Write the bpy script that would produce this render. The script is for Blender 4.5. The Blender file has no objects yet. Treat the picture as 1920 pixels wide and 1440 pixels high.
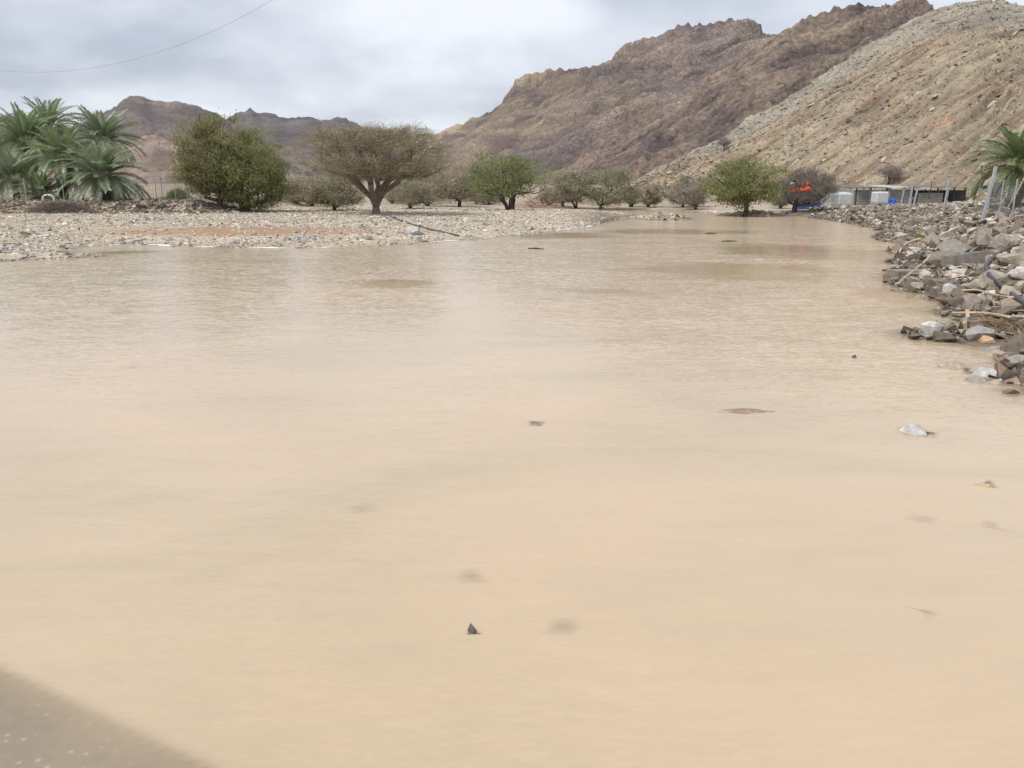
import bpy, bmesh, math, random
import numpy as np
from mathutils import Vector, Matrix

# ------------------------------------------------------------------ camera
sc = bpy.context.scene
COL = sc.collection
FPX, PITCH, CAMZ = 1500.0, math.radians(13.66), 1.7
cp, sp = math.cos(PITCH), math.sin(PITCH)
cam_d = bpy.data.cameras.new('camera'); cam = bpy.data.objects.new('camera', cam_d); COL.objects.link(cam)
cam_d.sensor_width = 36.0; cam_d.lens = 36.0 * FPX / 1920.0
cam_d.clip_start = 0.05; cam_d.clip_end = 20000
cam.location = (0, 0, CAMZ); cam.rotation_euler = (math.pi / 2 - PITCH, 0, 0)
sc.camera = cam

# ------------------------------------------------------------------ sky, sun, exposure
SUN_EL, SUN_AZ = math.radians(56), math.radians(-128)      # azimuth from +Y, clockwise; sun high over the left shoulder
w = bpy.data.worlds.new('World'); sc.world = w; w.use_nodes = True
nt = w.node_tree; nt.nodes.clear()
def N(t, tree=None, **kw):
    n = (tree or nt).nodes.new(t)
    for k, v in kw.items(): setattr(n, k, v)
    return n
def lk(a, b, tree=None): (tree or nt).links.new(a, b)
out = N('ShaderNodeOutputWorld'); bg = N('ShaderNodeBackground'); lk(bg.outputs[0], out.inputs[0])
sky = N('ShaderNodeTexSky', sky_type='NISHITA', sun_disc=False, sun_elevation=SUN_EL, sun_rotation=SUN_AZ)
sky.dust_density = 2.0
tc = N('ShaderNodeTexCoord'); sep = N('ShaderNodeSeparateXYZ'); lk(tc.outputs['Generated'], sep.inputs[0])
# cloud deck: direction projected on a flat layer overhead
zz = N('ShaderNodeMath', operation='ABSOLUTE'); lk(sep.outputs[2], zz.inputs[0])
za = N('ShaderNodeMath', operation='ADD'); lk(zz.outputs[0], za.inputs[0]); za.inputs[1].default_value = 0.30
dx = N('ShaderNodeMath', operation='DIVIDE'); lk(sep.outputs[0], dx.inputs[0]); lk(za.outputs[0], dx.inputs[1])
dy = N('ShaderNodeMath', operation='DIVIDE'); lk(sep.outputs[1], dy.inputs[0]); lk(za.outputs[0], dy.inputs[1])
cmb = N('ShaderNodeCombineXYZ'); lk(dx.outputs[0], cmb.inputs[0]); lk(dy.outputs[0], cmb.inputs[1]); cmb.inputs[2].default_value = 3.7
n1 = N('ShaderNodeTexNoise'); lk(cmb.outputs[0], n1.inputs['Vector'])
n1.inputs['Scale'].default_value = 1.7; n1.inputs['Detail'].default_value = 7; n1.inputs['Roughness'].default_value = 0.5; n1.inputs['Distortion'].default_value = 0.1
rampw = N('ShaderNodeValToRGB'); lk(n1.outputs[0], rampw.inputs[0])
e = rampw.color_ramp.elements
e[0].position = 0.36; e[0].color = (0.212, 0.233, 0.278, 1)
e[1].position = 0.63; e[1].color = (0.440, 0.452, 0.478, 1)
em = rampw.color_ramp.elements.new(0.5); em.color = (0.332, 0.350, 0.386, 1)
skm = N('ShaderNodeMix', data_type='RGBA'); skm.inputs[0].default_value = 0.88
sks = N('ShaderNodeVectorMath', operation='SCALE'); sks.inputs['Scale'].default_value = 0.06
lk(sky.outputs[0], sks.inputs[0]); lk(sks.outputs[0], skm.inputs[6]); lk(rampw.outputs[0], skm.inputs[7])
lk(skm.outputs[2], bg.inputs[0]); bg.inputs[1].default_value = 1.0

sl = bpy.data.lights.new('sun', 'SUN'); sl.energy = 1.5; sl.angle = math.radians(14); sl.color = (1.0, 0.96, 0.9)
so = bpy.data.objects.new('sun', sl); COL.objects.link(so)
sdir = Vector((math.sin(SUN_AZ) * math.cos(SUN_EL), math.cos(SUN_AZ) * math.cos(SUN_EL), math.sin(SUN_EL)))
so.rotation_euler = sdir.to_track_quat('Z', 'Y').to_euler(); so.location = (-30, 20, 60)
sc.view_settings.view_transform = 'Standard'; sc.view_settings.look = 'None'
sc.view_settings.gamma = 1.0; sc.view_settings.exposure = 1.28
sc.cycles.use_denoising = True
sc.cycles.max_bounces = 6; sc.cycles.transparent_max_bounces = 12
sc.cycles.caustics_reflective = False; sc.cycles.caustics_refractive = False

# ------------------------------------------------------------------ helpers
rng = np.random.default_rng(7)
def tag(o, label=None, cat=None, group=None, kind=None):
    if label: o['label'] = label
    if cat: o['category'] = cat
    if group: o['group'] = group
    if kind: o['kind'] = kind
    return o
def link(name, data, parent=None):
    o = bpy.data.objects.new(name, data); COL.objects.link(o)
    if parent is not None: o.parent = parent
    return o
def empty(name, loc, rz=0):
    o = link(name, None); o.location = loc; o.rotation_euler = (0, 0, rz); o.empty_display_size = 0.2
    return o
def mesh_data(name, V, F, mat=None, smooth=False, attrs=None):
    """V (n,3); F list of index arrays, each (m,3) or (m,4); attrs name -> (n,3) colours or (n,) floats"""
    V = np.asarray(V, dtype=np.float32)
    if isinstance(F, np.ndarray): F = [F]
    F = [np.asarray(f, dtype=np.int32) for f in F if len(f)]
    me = bpy.data.meshes.new(name)
    me.vertices.add(len(V)); me.vertices.foreach_set('co', V.ravel())
    loops = np.concatenate([f.ravel() for f in F]); tot = np.concatenate([np.full(len(f), f.shape[1], np.int32) for f in F])
    me.loops.add(len(loops)); me.loops.foreach_set('vertex_index', loops)
    me.polygons.add(len(tot))
    st = np.zeros(len(tot), np.int32); st[1:] = np.cumsum(tot)[:-1]
    me.polygons.foreach_set('loop_start', st)
    me.polygons.foreach_set('use_smooth', np.full(len(tot), smooth, dtype=bool))
    for k, a in (attrs or {}).items():
        a = np.asarray(a, dtype=np.float32)
        if a.ndim == 2:
            at = me.attributes.new(k, 'FLOAT_COLOR', 'POINT')
            at.data.foreach_set('color', np.concatenate([a, np.ones((len(a), 1), np.float32)], 1).ravel())
        else:
            at = me.attributes.new(k, 'FLOAT', 'POINT'); at.data.foreach_set('value', a)
    me.update(); me.validate()
    if mat is not None: me.materials.append(mat)
    return me
def mesh_obj(name, V, F, mat, parent=None, smooth=False, attrs=None):
    return link(name, mesh_data(name, V, F, mat, smooth, attrs), parent)

class MB:
    """collects boxes and tubes into one mesh"""
    def __init__(s): s.v = []; s.q = []; s.t = []; s.n = 0
    def add(s, V, Q=None, T=None):
        V = np.asarray(V, float); s.v.append(V)
        if Q is not None and len(Q): s.q.append(np.asarray(Q) + s.n)
        if T is not None and len(T): s.t.append(np.asarray(T) + s.n)
        s.n += len(V); return s
    def box(s, c, size, rz=0.0, rx=0.0, ry=0.0, bev=0.0):
        h = np.array(size) / 2.0
        V = np.array([[x, y, z] for x in (-1, 1) for y in (-1, 1) for z in (-1, 1)], float) * h
        M = np.array(Matrix.Rotation(rz, 3, 'Z') @ Matrix.Rotation(ry, 3, 'Y') @ Matrix.Rotation(rx, 3, 'X'))
        V = V @ M.T + np.array(c)
        return s.add(V, [[0, 1, 3, 2], [4, 6, 7, 5], [0, 4, 5, 1], [2, 3, 7, 6], [0, 2, 6, 4], [1, 5, 7, 3]])
    def tube(s, P, R, k=6, cap=True):
        P = np.asarray(P, float); n = len(P); R = np.broadcast_to(np.asarray(R, float), (n,))
        T = np.gradient(P, axis=0); T /= np.linalg.norm(T, axis=1)[:, None] + 1e-9
        up = np.array([0, 0, 1.0]) if abs(T[0, 2]) < 0.9 else np.array([1.0, 0, 0])
        A = np.cross(T, up); A /= np.linalg.norm(A, axis=1)[:, None] + 1e-9; B = np.cross(T, A)
        an = np.arange(k) * 2 * np.pi / k
        V = P[:, None] + R[:, None, None] * (A[:, None] * np.cos(an)[None, :, None] + B[:, None] * np.sin(an)[None, :, None])
        V = V.reshape(-1, 3); Q = []
        for i in range(n - 1):
            for j in range(k):
                Q.append([i * k + j, i * k + (j + 1) % k, (i + 1) * k + (j + 1) % k, (i + 1) * k + j])
        Tt = []
        if cap:
            for j in range(1, k - 1):
                Tt.append([0, j + 1, j]); b = (n - 1) * k; Tt.append([b, b + j, b + j + 1])
        return s.add(V, Q, Tt)
    def build(s, name, mat, parent=None, smooth=False):
        F = []
        if s.q: F.append(np.concatenate(s.q))
        if s.t: F.append(np.concatenate(s.t))
        return mesh_obj(name, np.concatenate(s.v), F, mat, parent, smooth)

# ---- noise
_pr = np.random.default_rng(1234)
_PERM = np.concatenate([_pr.permutation(256)] * 3).astype(np.int32)
_ga = _pr.uniform(0, 2 * np.pi, 256); _gz = _pr.uniform(-1, 1, 256); _gr = np.sqrt(1 - _gz ** 2)
_G2 = np.stack([np.cos(_ga), np.sin(_ga)]).astype(np.float32); _G3 = np.stack([np.cos(_ga) * _gr, np.sin(_ga) * _gr, _gz]).astype(np.float32)
def perlin(P, seed=0):
    P = np.asarray(P, float); dim = P.shape[1]; x, y = P[:, 0], P[:, 1]
    fx, fy = np.floor(x), np.floor(y); ix = (fx.astype(np.int32) + seed * 17) & 255; iy = (fy.astype(np.int32) + seed * 31) & 255
    x = (x - fx).astype(np.float32); y = (y - fy).astype(np.float32); u = x * x * x * (x * (x * 6 - 15) + 10); v = y * y * y * (y * (y * 6 - 15) + 10)
    A = _PERM[ix]; B = _PERM[ix + 1]
    if dim == 2:
        def g(h, a, b): return _G2[0][h] * a + _G2[1][h] * b
        n00 = g(_PERM[A + iy], x, y); n10 = g(_PERM[B + iy], x - 1, y); n01 = g(_PERM[A + iy + 1], x, y - 1); n11 = g(_PERM[B + iy + 1], x - 1, y - 1)
        a = n00 + u * (n10 - n00); b = n01 + u * (n11 - n01); return (a + v * (b - a)) * 1.4
    z = P[:, 2]; fz = np.floor(z); iz = (fz.astype(np.int32) + seed * 7) & 255; z = (z - fz).astype(np.float32); w_ = z * z * z * (z * (z * 6 - 15) + 10); r = []
    for c in (0, 1):
        def g(h, a, b): return _G3[0][h] * a + _G3[1][h] * b + _G3[2][h] * (z - c)
        AA, AB, BA, BB = _PERM[A + iy], _PERM[A + iy + 1], _PERM[B + iy], _PERM[B + iy + 1]; k = iz + c
        n00 = g(_PERM[AA + k], x, y); n10 = g(_PERM[BA + k], x - 1, y); n01 = g(_PERM[AB + k], x, y - 1); n11 = g(_PERM[BB + k], x - 1, y - 1)
        a = n00 + u * (n10 - n00); b = n01 + u * (n11 - n01); r.append(a + v * (b - a))
    return (r[0] + w_ * (r[1] - r[0])) * 1.5
def fbm(P, oct=5, gain=0.5, lac=2.03, seed=0):
    P = np.asarray(P, float); a = 1.0; r = 0
    for i in range(oct):
        r = r + a * perlin(P, seed + i); P = P * lac; a *= gain
    return r
def ridged(P, oct=5, gain=0.5, lac=2.07, seed=0):
    P = np.asarray(P, float); a = 1.0; r = 0; w_ = 1.0
    for i in range(oct):
        n = 1 - np.abs(perlin(P, seed + i)) * 1.6; n = np.clip(n, 0, 1) ** 2 * w_
        w_ = np.clip(n * 1.6, 0, 1); r = r + a * n; P = P * lac; a *= gain
    return r - 0.8
def sstep(a, b, x):
    t = np.clip((x - a) / (b - a), 0, 1); return t * t * (3 - 2 * t)
def mixc(a, b, t): return a + (b - a) * t[:, None]

# ---- photograph geometry (used to measure where things stand)
def ray(px, py):
    xr = (np.asarray(px, float) - 960) / FPX; yr = (720 - np.asarray(py, float)) / FPX
    return np.stack([xr + 0 * yr, cp + sp * yr + 0 * xr, -sp + cp * yr + 0 * xr], -1)
def onplane(px, py, z=0.0):
    r = ray(px, py); t = (z - CAMZ) / r[..., 2]
    return np.stack([r[..., 0] * t, r[..., 1] * t], -1)
def project(P):
    P = np.asarray(P, float) - np.array([0, 0, CAMZ])
    d = P[..., 1] * cp - P[..., 2] * sp; u = P[..., 1] * sp + P[..., 2] * cp
    return 960 + FPX * P[..., 0] / d, 720 - FPX * u / d, d

# ------------------------------------------------------------------ materials
def mat(name):
    m = bpy.data.materials.new(name); m.use_nodes = True
    t = m.node_tree; b = t.nodes['Principled BSDF']; return m, t, b
def ramp(t, stops, fac=None):
    r = N('ShaderNodeValToRGB', t); el = r.color_ramp.elements
    el[0].position = stops[0][0]; el[0].color = (*stops[0][1], 1); el[1].position = stops[-1][0]; el[1].color = (*stops[-1][1], 1)
    for p, c in stops[1:-1]:
        q = el.new(p); q.color = (*c, 1)
    if fac is not None: lk(fac, r.inputs[0], t)
    return r
def noise(t, scale, detail=4, rough=0.55, vec=None, dist=0.0):
    n = N('ShaderNodeTexNoise', t); n.inputs['Scale'].default_value = scale; n.inputs['Detail'].default_value = detail
    n.inputs['Roughness'].default_value = rough; n.inputs['Distortion'].default_value = dist
    if vec is not None: lk(vec, n.inputs['Vector'], t)
    return n
def geo_pos(t): return N('ShaderNodeNewGeometry', t).outputs['Position']
def plain(name, col, rough=0.7, var=0.25, scale=6.0, metal=0.0, bump=0.0, obj=True):
    """procedural paint / plastic / wood / metal with blotchy wear"""
    m, t, b = mat(name)
    v = N('ShaderNodeTexCoord', t).outputs['Object'] if obj else geo_pos(t)
    n = noise(t, scale, 5, 0.6, v)
    c = np.array(col)
    r = ramp(t, [(0.3, tuple(c * (1 - var))), (0.7, tuple(np.minimum(c * (1 + var), 0.9)))], n.outputs[0])
    lk(r.outputs[0], b.inputs['Base Color'], t)
    b.inputs['Roughness'].default_value = rough; b.inputs['Metallic'].default_value = metal
    if bump:
        bp = N('ShaderNodeBump', t); bp.inputs['Strength'].default_value = bump; bp.inputs['Distance'].default_value = 0.02
        n2 = noise(t, scale * 4, 5, 0.6, v); lk(n2.outputs[0], bp.inputs['Height'], t); lk(bp.outputs[0], b.inputs['Normal'], t)
    return m
def rocky(name, scale, bump_dist, contrast=0.35, bump=0.8):
    """albedo comes from the point colour 'col' (rock type), broken up by fine grain"""
    m, t, b = mat(name); P = geo_pos(t)
    a = N('ShaderNodeAttribute', t); a.attribute_name = 'col'
    n = noise(t, scale, 8, 0.65, P); v = N('ShaderNodeTexVoronoi', t); v.inputs['Scale'].default_value = scale * 1.7; lk(P, v.inputs['Vector'], t)
    sm = N('ShaderNodeMath', t, operation='MULTIPLY_ADD'); sm.inputs[1].default_value = -0.35
    t.links.new(v.outputs['Distance'], sm.inputs[0]); t.links.new(n.outputs[0], sm.inputs[2])
    r = ramp(t, [(0.15, (1 - contrast,) * 3), (0.6, (1 + contrast,) * 3)], sm.outputs[0])
    mx = N('ShaderNodeMix', t, data_type='RGBA', blend_type='MULTIPLY'); mx.inputs[0].default_value = 1.0; mx.clamp_result = False
    lk(a.outputs['Color'], mx.inputs[6], t); lk(r.outputs[0], mx.inputs[7], t); lk(mx.outputs[2], b.inputs['Base Color'], t)
    b.inputs['Roughness'].default_value = 0.92; b.inputs['Specular IOR Level'].default_value = 0.15
    bp = N('ShaderNodeBump', t); bp.inputs['Strength'].default_value = bump; bp.inputs['Distance'].default_value = bump_dist
    lk(sm.outputs[0], bp.inputs['Height'], t); lk(bp.outputs[0], b.inputs['Normal'], t)
    return m
def leafy(name, c0, c1, trans=0.3, gloss=0.0):
    m, t, b = mat(name); t.nodes.remove(b)
    o = [n for n in t.nodes if n.type == 'OUTPUT_MATERIAL'][0]
    a = N('ShaderNodeAttribute', t); a.attribute_name = 'v'
    r = ramp(t, [(0.0, c0), (1.0, c1)], a.outputs['Fac'])
    d = N('ShaderNodeBsdfDiffuse', t); tr = N('ShaderNodeBsdfTranslucent', t); mx = N('ShaderNodeMixShader', t)
    mx.inputs[0].default_value = trans
    lk(r.outputs[0], d.inputs[0], t); lk(r.outputs[0], tr.inputs[0], t)
    lk(d.outputs[0], mx.inputs[1], t); lk(tr.outputs[0], mx.inputs[2], t); lk(mx.outputs[0], o.inputs[0], t)
    if gloss:
        gl = N('ShaderNodeBsdfGlossy', t); gl.inputs['Roughness'].default_value = 0.45; m3 = N('ShaderNodeMixShader', t); m3.inputs[0].default_value = gloss
        lk(mx.outputs[0], m3.inputs[1], t); lk(gl.outputs[0], m3.inputs[2], t); lk(m3.outputs[0], o.inputs[0], t)
    return m
def stone_obj_mat(name, stops):
    m, t, b = mat(name); oi = N('ShaderNodeObjectInfo', t)
    r = ramp(t, stops, oi.outputs['Random']); r.color_ramp.interpolation = 'LINEAR'
    P = geo_pos(t); n = noise(t, 14, 6, 0.65, P)
    r2 = ramp(t, [(0.25, (0.6,) * 3), (0.72, (1.3,) * 3)], n.outputs[0])
    mx = N('ShaderNodeMix', t, data_type='RGBA', blend_type='MULTIPLY'); mx.inputs[0].default_value = 1.0
    lk(r.outputs[0], mx.inputs[6], t); lk(r2.outputs[0], mx.inputs[7], t); lk(mx.outputs[2], b.inputs['Base Color'], t)
    b.inputs['Roughness'].default_value = 0.85; b.inputs['Specular IOR Level'].default_value = 0.25
    bp = N('ShaderNodeBump', t); bp.inputs['Strength'].default_value = 0.7; bp.inputs['Distance'].default_value = 0.03
    n3 = noise(t, 30, 5, 0.6, P); lk(n3.outputs[0], bp.inputs['Height'], t); lk(bp.outputs[0], b.inputs['Normal'], t)
    return m
M = {}
M['ground'] = rocky('ground_gravel', 5.0, 0.05, 0.35, 0.7)
M['hill'] = rocky('hill_rock', 1.4, 0.3, 0.24, 0.8)
M['mount'] = rocky('mountain_rock', 0.45, 1.6, 0.42, 0.9)
M['far'] = rocky('far_rock', 0.10, 5.0, 0.34, 0.8)
M['stones'] = rocky('loose_stones', 9.0, 0.02, 0.25, 0.5)
M['rubble'] = stone_obj_mat('rubble_stone', [(0.0, (0.115, 0.096, 0.078)), (0.3, (0.18, 0.152, 0.122)), (0.6, (0.25, 0.215, 0.172)), (0.85, (0.32, 0.28, 0.225)), (1.0, (0.46, 0.42, 0.37))])
M['pale'] = stone_obj_mat('pale_stone', [(0.0, (0.30, 0.28, 0.25)), (0.5, (0.42, 0.38, 0.32)), (1.0, (0.36, 0.35, 0.34))])
M['white_rock'] = plain('white_rock', (0.43, 0.42, 0.40), 0.7, 0.4, 11, bump=0.6)
M['dark_rock'] = plain('dark_rock', (0.09, 0.075, 0.07), 0.35, 0.4, 9, bump=0.5)
M['red_rock'] = plain('red_rock', (0.26, 0.17, 0.13), 0.5, 0.4, 9, bump=0.5)
M['orange_rock'] = plain('orange_rock', (0.50, 0.32, 0.19), 0.6, 0.3, 9, bump=0.5)
M['grey_rock'] = plain('grey_rock', (0.28, 0.27, 0.25), 0.6, 0.35, 9, bump=0.5)
M['tan_rock'] = plain('tan_rock', (0.36, 0.30, 0.22), 0.6, 0.35, 9, bump=0.5)
M['bark'] = plain('bark', (0.12, 0.088, 0.065), 0.95, 0.45, 7, bump=0.6)
M['bark_pale'] = plain('bark_pale', (0.19, 0.152, 0.118), 0.95, 0.4, 7, bump=0.6)
M['bark_dark'] = plain('bark_dark', (0.065, 0.05, 0.042), 0.95, 0.45, 7, bump=0.6)
M['palm_trunk'] = plain('palm_trunk', (0.11, 0.08, 0.06), 0.95, 0.5, 6, bump=0.8)
M['wood'] = plain('drift_wood', (0.42, 0.31, 0.21), 0.8, 0.35, 10, bump=0.3)
M['wood_pale'] = plain('pale_wood', (0.55, 0.48, 0.36), 0.8, 0.25, 10)
M['bamboo'] = plain('bamboo_pole', (0.50, 0.41, 0.24), 0.6, 0.25, 5)
M['galv'] = plain('galvanised_steel', (0.42, 0.44, 0.46), 0.5, 0.2, 8, metal=0.35)
M['black'] = plain('black_rubber', (0.035, 0.037, 0.045), 0.45, 0.3, 8)
M['conc'] = plain('concrete', (0.21, 0.19, 0.16), 0.9, 0.3, 9, bump=0.4)
M['whitepl'] = plain('white_plastic', (0.68, 0.70, 0.70), 0.45, 0.1, 5)
M['bluepl'] = plain('blue_plastic', (0.03, 0.11, 0.5), 0.45, 0.25, 5)
M['orange'] = plain('orange_cloth', (0.72, 0.10, 0.045), 0.8, 0.25, 4)
M['teal'] = plain('teal_cloth', (0.06, 0.34, 0.28), 0.8, 0.25, 6)
M['wire'] = plain('fence_wire', (0.12, 0.12, 0.12), 0.6, 0.2, 8, metal=0.3)
M['cable'] = plain('cable_sheath', (0.30, 0.30, 0.31), 0.6, 0.1, 3)
M['roofmetal'] = plain('roof_sheet', (0.13, 0.12, 0.115), 0.6, 0.5, 2.5, metal=0.2)
M['pale_strip'] = plain('offwhite_strip', (0.66, 0.64, 0.61), 0.8, 0.12, 12)
M['tarp'] = plain('white_tarp', (0.68, 0.68, 0.68), 0.7, 0.1, 4)
# block wall: courses of concrete block, each only a few pixels high in the picture
m, t, b = mat('block_wall')
tcx = N('ShaderNodeTexCoord', t); br = N('ShaderNodeTexBrick', t); mp = N('ShaderNodeMapping', t)
mp.inputs['Rotation'].default_value = (math.pi / 2, 0, 0)
lk(tcx.outputs['Object'], mp.inputs[0], t); lk(mp.outputs[0], br.inputs['Vector'], t)
br.inputs['Scale'].default_value = 1.0; br.inputs['Brick Width'].default_value = 0.4; br.inputs['Row Height'].default_value = 0.2; br.inputs['Mortar Size'].default_value = 0.012
br.inputs['Color1'].default_value = (0.20, 0.195, 0.185, 1); br.inputs['Color2'].default_value = (0.27, 0.265, 0.25, 1); br.inputs['Mortar'].default_value = (0.13, 0.125, 0.12, 1)
lk(br.outputs['Color'], b.inputs['Base Color'], t); b.inputs['Roughness'].default_value = 0.95
bp = N('ShaderNodeBump', t); bp.inputs['Strength'].default_value = 0.6; bp.inputs['Distance'].default_value = 0.02; bp.invert = True
lk(br.outputs['Fac'], bp.inputs['Height'], t); lk(bp.outputs[0], b.inputs['Normal'], t); M['block'] = m
# asphalt under the film of water
m, t, b = mat('wet_asphalt'); P = geo_pos(t); vo = N('ShaderNodeTexVoronoi', t); vo.inputs['Scale'].default_value = 20; lk(P, vo.inputs['Vector'], t)
r = ramp(t, [(0.0, (0.62, 0.58, 0.52)), (0.14, (0.42, 0.40, 0.37)), (0.20, (0.150, 0.158, 0.168)), (1.0, (0.09, 0.095, 0.105))], vo.outputs['Distance'])
lk(r.outputs[0], b.inputs['Base Color'], t); b.inputs['Roughness'].default_value = 0.7; M['asphalt'] = m

# muddy water: turbid body seen through a rippled surface; how much of the bed shows follows the depth of water over it
def water_material():
    m, t, b = mat('muddy_water'); t.nodes.remove(b)
    o = [n for n in t.nodes if n.type == 'OUTPUT_MATERIAL'][0]
    P = geo_pos(t)
    def stretched(sx, sy, rot):
        mp = N('ShaderNodeMapping', t); mp.inputs['Rotation'].default_value = (0, 0, rot); mp.inputs['Scale'].default_value = (sx, sy, 1)
        lk(P, mp.inputs[0], t); return mp.outputs[0]
    def mth(op, x, y):
        n = N('ShaderNodeMath', t, operation=op)
        for i, q in enumerate((x, y)):
            if isinstance(q, (int, float)): n.inputs[i].default_value = q
            else: lk(q, n.inputs[i], t)
        return n.outputs[0]
    def vm(op, x, y):
        n = N('ShaderNodeVectorMath', t, operation=op)
        for i, q in enumerate((x, y)):
            if isinstance(q, tuple): n.inputs[i].default_value = q
            elif isinstance(q, (int, float)): n.inputs['Scale'].default_value = q
            elif op == 'SCALE' and i == 1: lk(q, n.inputs['Scale'], t)
            else: lk(q, n.inputs[i], t)
        return n.outputs[0]
    # ripples: the slope of the surface, crests lying across the stream
    def slope(sx, sy, rot, det, amp):
        n = noise(t, 1.0, det, 0.6, stretched(sx, sy, rot), 0.6)
        return vm('MULTIPLY', vm('SUBTRACT', n.outputs['Color'], (0.5, 0.5, 0.5)), amp)
    # calm and ruffled patches
    pn_ = noise(t, 1.0, 4, 0.6, stretched(0.35, 1.1, 0.05), 0.8)
    ca = N('ShaderNodeAttribute', t); ca.attribute_name = 'calm'
    pmv = mth('SUBTRACT', mth('ADD', 0.35, mth('MULTIPLY', pn_.outputs[0], 0.8)), ca.outputs['Fac'])
    pr = ramp(t, [(0.0, (0.13,) * 3), (0.40, (1.0,) * 3)], pmv)
    sl = vm('ADD', slope(1.4, 4.4, -0.10, 2, (0.12, 0.18, 0)), vm('ADD', slope(5.5, 20.0, -0.03, 3, (0.24, 0.50, 0)), slope(17.0, 55.0, -0.16, 2, (0.30, 0.66, 0))))
    sl = vm('SCALE', sl, pr.outputs[0])
    sl = vm('MINIMUM', sl, (9, 0.018, 9))          # ripple slopes facing away are capped, shaped so far water looks brighter
    nrm = vm('NORMALIZE', vm('ADD', sl, (0, 0, 1)), (0, 0, 0))
    # silt: broad warm and olive drifts, drawn out by the flow
    st = noise(t, 1.0, 4, 0.55, stretched(0.22, 0.5, 0.25), 0.9)
    fl = noise(t, 1.0, 4, 0.6, stretched(1.1, 5.0, 0.12), 0.8)
    mixv = mth('ADD', mth('MULTIPLY', st.outputs[0], 0.75), mth('MULTIPLY', fl.outputs[0], 0.25))
    cr = ramp(t, [(0.32, (0.392, 0.318, 0.216)), (0.5, (0.452, 0.354, 0.242)), (0.68, (0.500, 0.377, 0.258))], mixv)
    pb = N('ShaderNodeBsdfPrincipled', t); lk(cr.outputs[0], pb.inputs['Base Color'], t); pb.inputs['IOR'].default_value = 1.33
    rg = ramp(t, [(0.0, (0.05,) * 3), (0.40, (0.14,) * 3)], pmv); lk(rg.outputs[0], pb.inputs['Roughness'], t); lk(nrm, pb.inputs['Normal'], t)
    trn = N('ShaderNodeBsdfTransparent', t); trn.inputs[0].default_value = (0.96, 0.95, 0.93, 1)
    at = N('ShaderNodeAttribute', t); at.attribute_name = 'depth'
    op = mth('SUBTRACT', 1.0, mth('POWER', 2.718, mth('MULTIPLY', at.outputs['Fac'], -55.0)))
    mx = N('ShaderNodeMixShader', t); lk(op, mx.inputs[0], t); lk(trn.outputs[0], mx.inputs[1], t); lk(pb.outputs[0], mx.inputs[2], t)
    lk(mx.outputs[0], o.inputs[0], t)
    return m
M['water'] = water_material()

# ------------------------------------------------------------------ ground shape
LEFT = [(-900, 520), (-300, 498), (0, 489), (60, 488), (110, 486), (185, 480), (140, 476), (100, 472), (125, 467), (165, 461), (215, 459), (290, 459),
        (350, 461), (430, 464), (520, 466), (620, 464), (760, 458), (880, 450), (960, 441), (1040, 432), (1110, 424), (1150, 413), (1180, 404), (1183, 400), (1150, 398), (1085, 396.6)]
FAR = [(1085, 394.8), (1150, 394), (1230, 394), (1300, 395.5), (1345, 399.5), (1385, 403.5), (1440, 405), (1500, 406.5), (1560, 413), (1620, 424), (1660, 434), (1655, 450), (1698, 459), (1684, 476), (1690, 500),
       (1683, 518), (1686, 536), (1702, 542), (1750, 556), (1772, 566), (1790, 580), (1795, 596), (1806, 612), (1780, 621), (1748, 624), (1748, 634), (1800, 641), (1850, 648), (1878, 656), (1872, 668), (1862, 676),
       (1882, 688), (1920, 702), (1930, 740), (2060, 790)]
shore_left = np.array([onplane(*p) for p in LEFT]); shore_right = np.array([onplane(*p) for p in FAR])
POLY = np.concatenate([[(-60, -40), (-60, 14)], shore_left, shore_right, [(7.5, 1.0), (13, -6), (16, -40)]])
def sdist(X):
    """signed distance to the shore, positive on land"""
    X = np.asarray(X, float); A = POLY; B = np.roll(POLY, -1, 0)
    best = np.full(len(X), 1e9); inside = np.zeros(len(X), bool)
    for a, b_ in zip(A, B):
        e_ = b_ - a; L = e_ @ e_
        tt = np.clip(((X - a) @ e_) / max(L, 1e-9), 0, 1)
        d = X - a - tt[:, None] * e_; best = np.minimum(best, (d * d).sum(1))
        c = (a[1] > X[:, 1]) != (b_[1] > X[:, 1])
        xi = a[0] + (X[:, 1] - a[1]) * e_[0] / (e_[1] if abs(e_[1]) > 1e-9 else 1e-9)
        inside ^= c & (X[:, 0] < xi)
    return np.where(inside, -1, 1) * np.sqrt(best)
isl = [(onplane(1255, 411), 1.7, 2.6, 0.5), (onplane(1400, 405), 2.6, 2.0, 0.30), (onplane(1330, 402), 2.0, 1.5, 0.2)]
RA, RB = onplane(0, 1205), onplane(530, 1440)          # edge of the flooded road
rd = (RB - RA) / np.linalg.norm(RB - RA); rn = np.array([rd[1], -rd[0]])
if rn @ (np.array([-3.0, 0.0]) - RA) < 0: rn = -rn
def road_in(X): return (np.asarray(X) - RA) @ rn       # positive on the road
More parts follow.
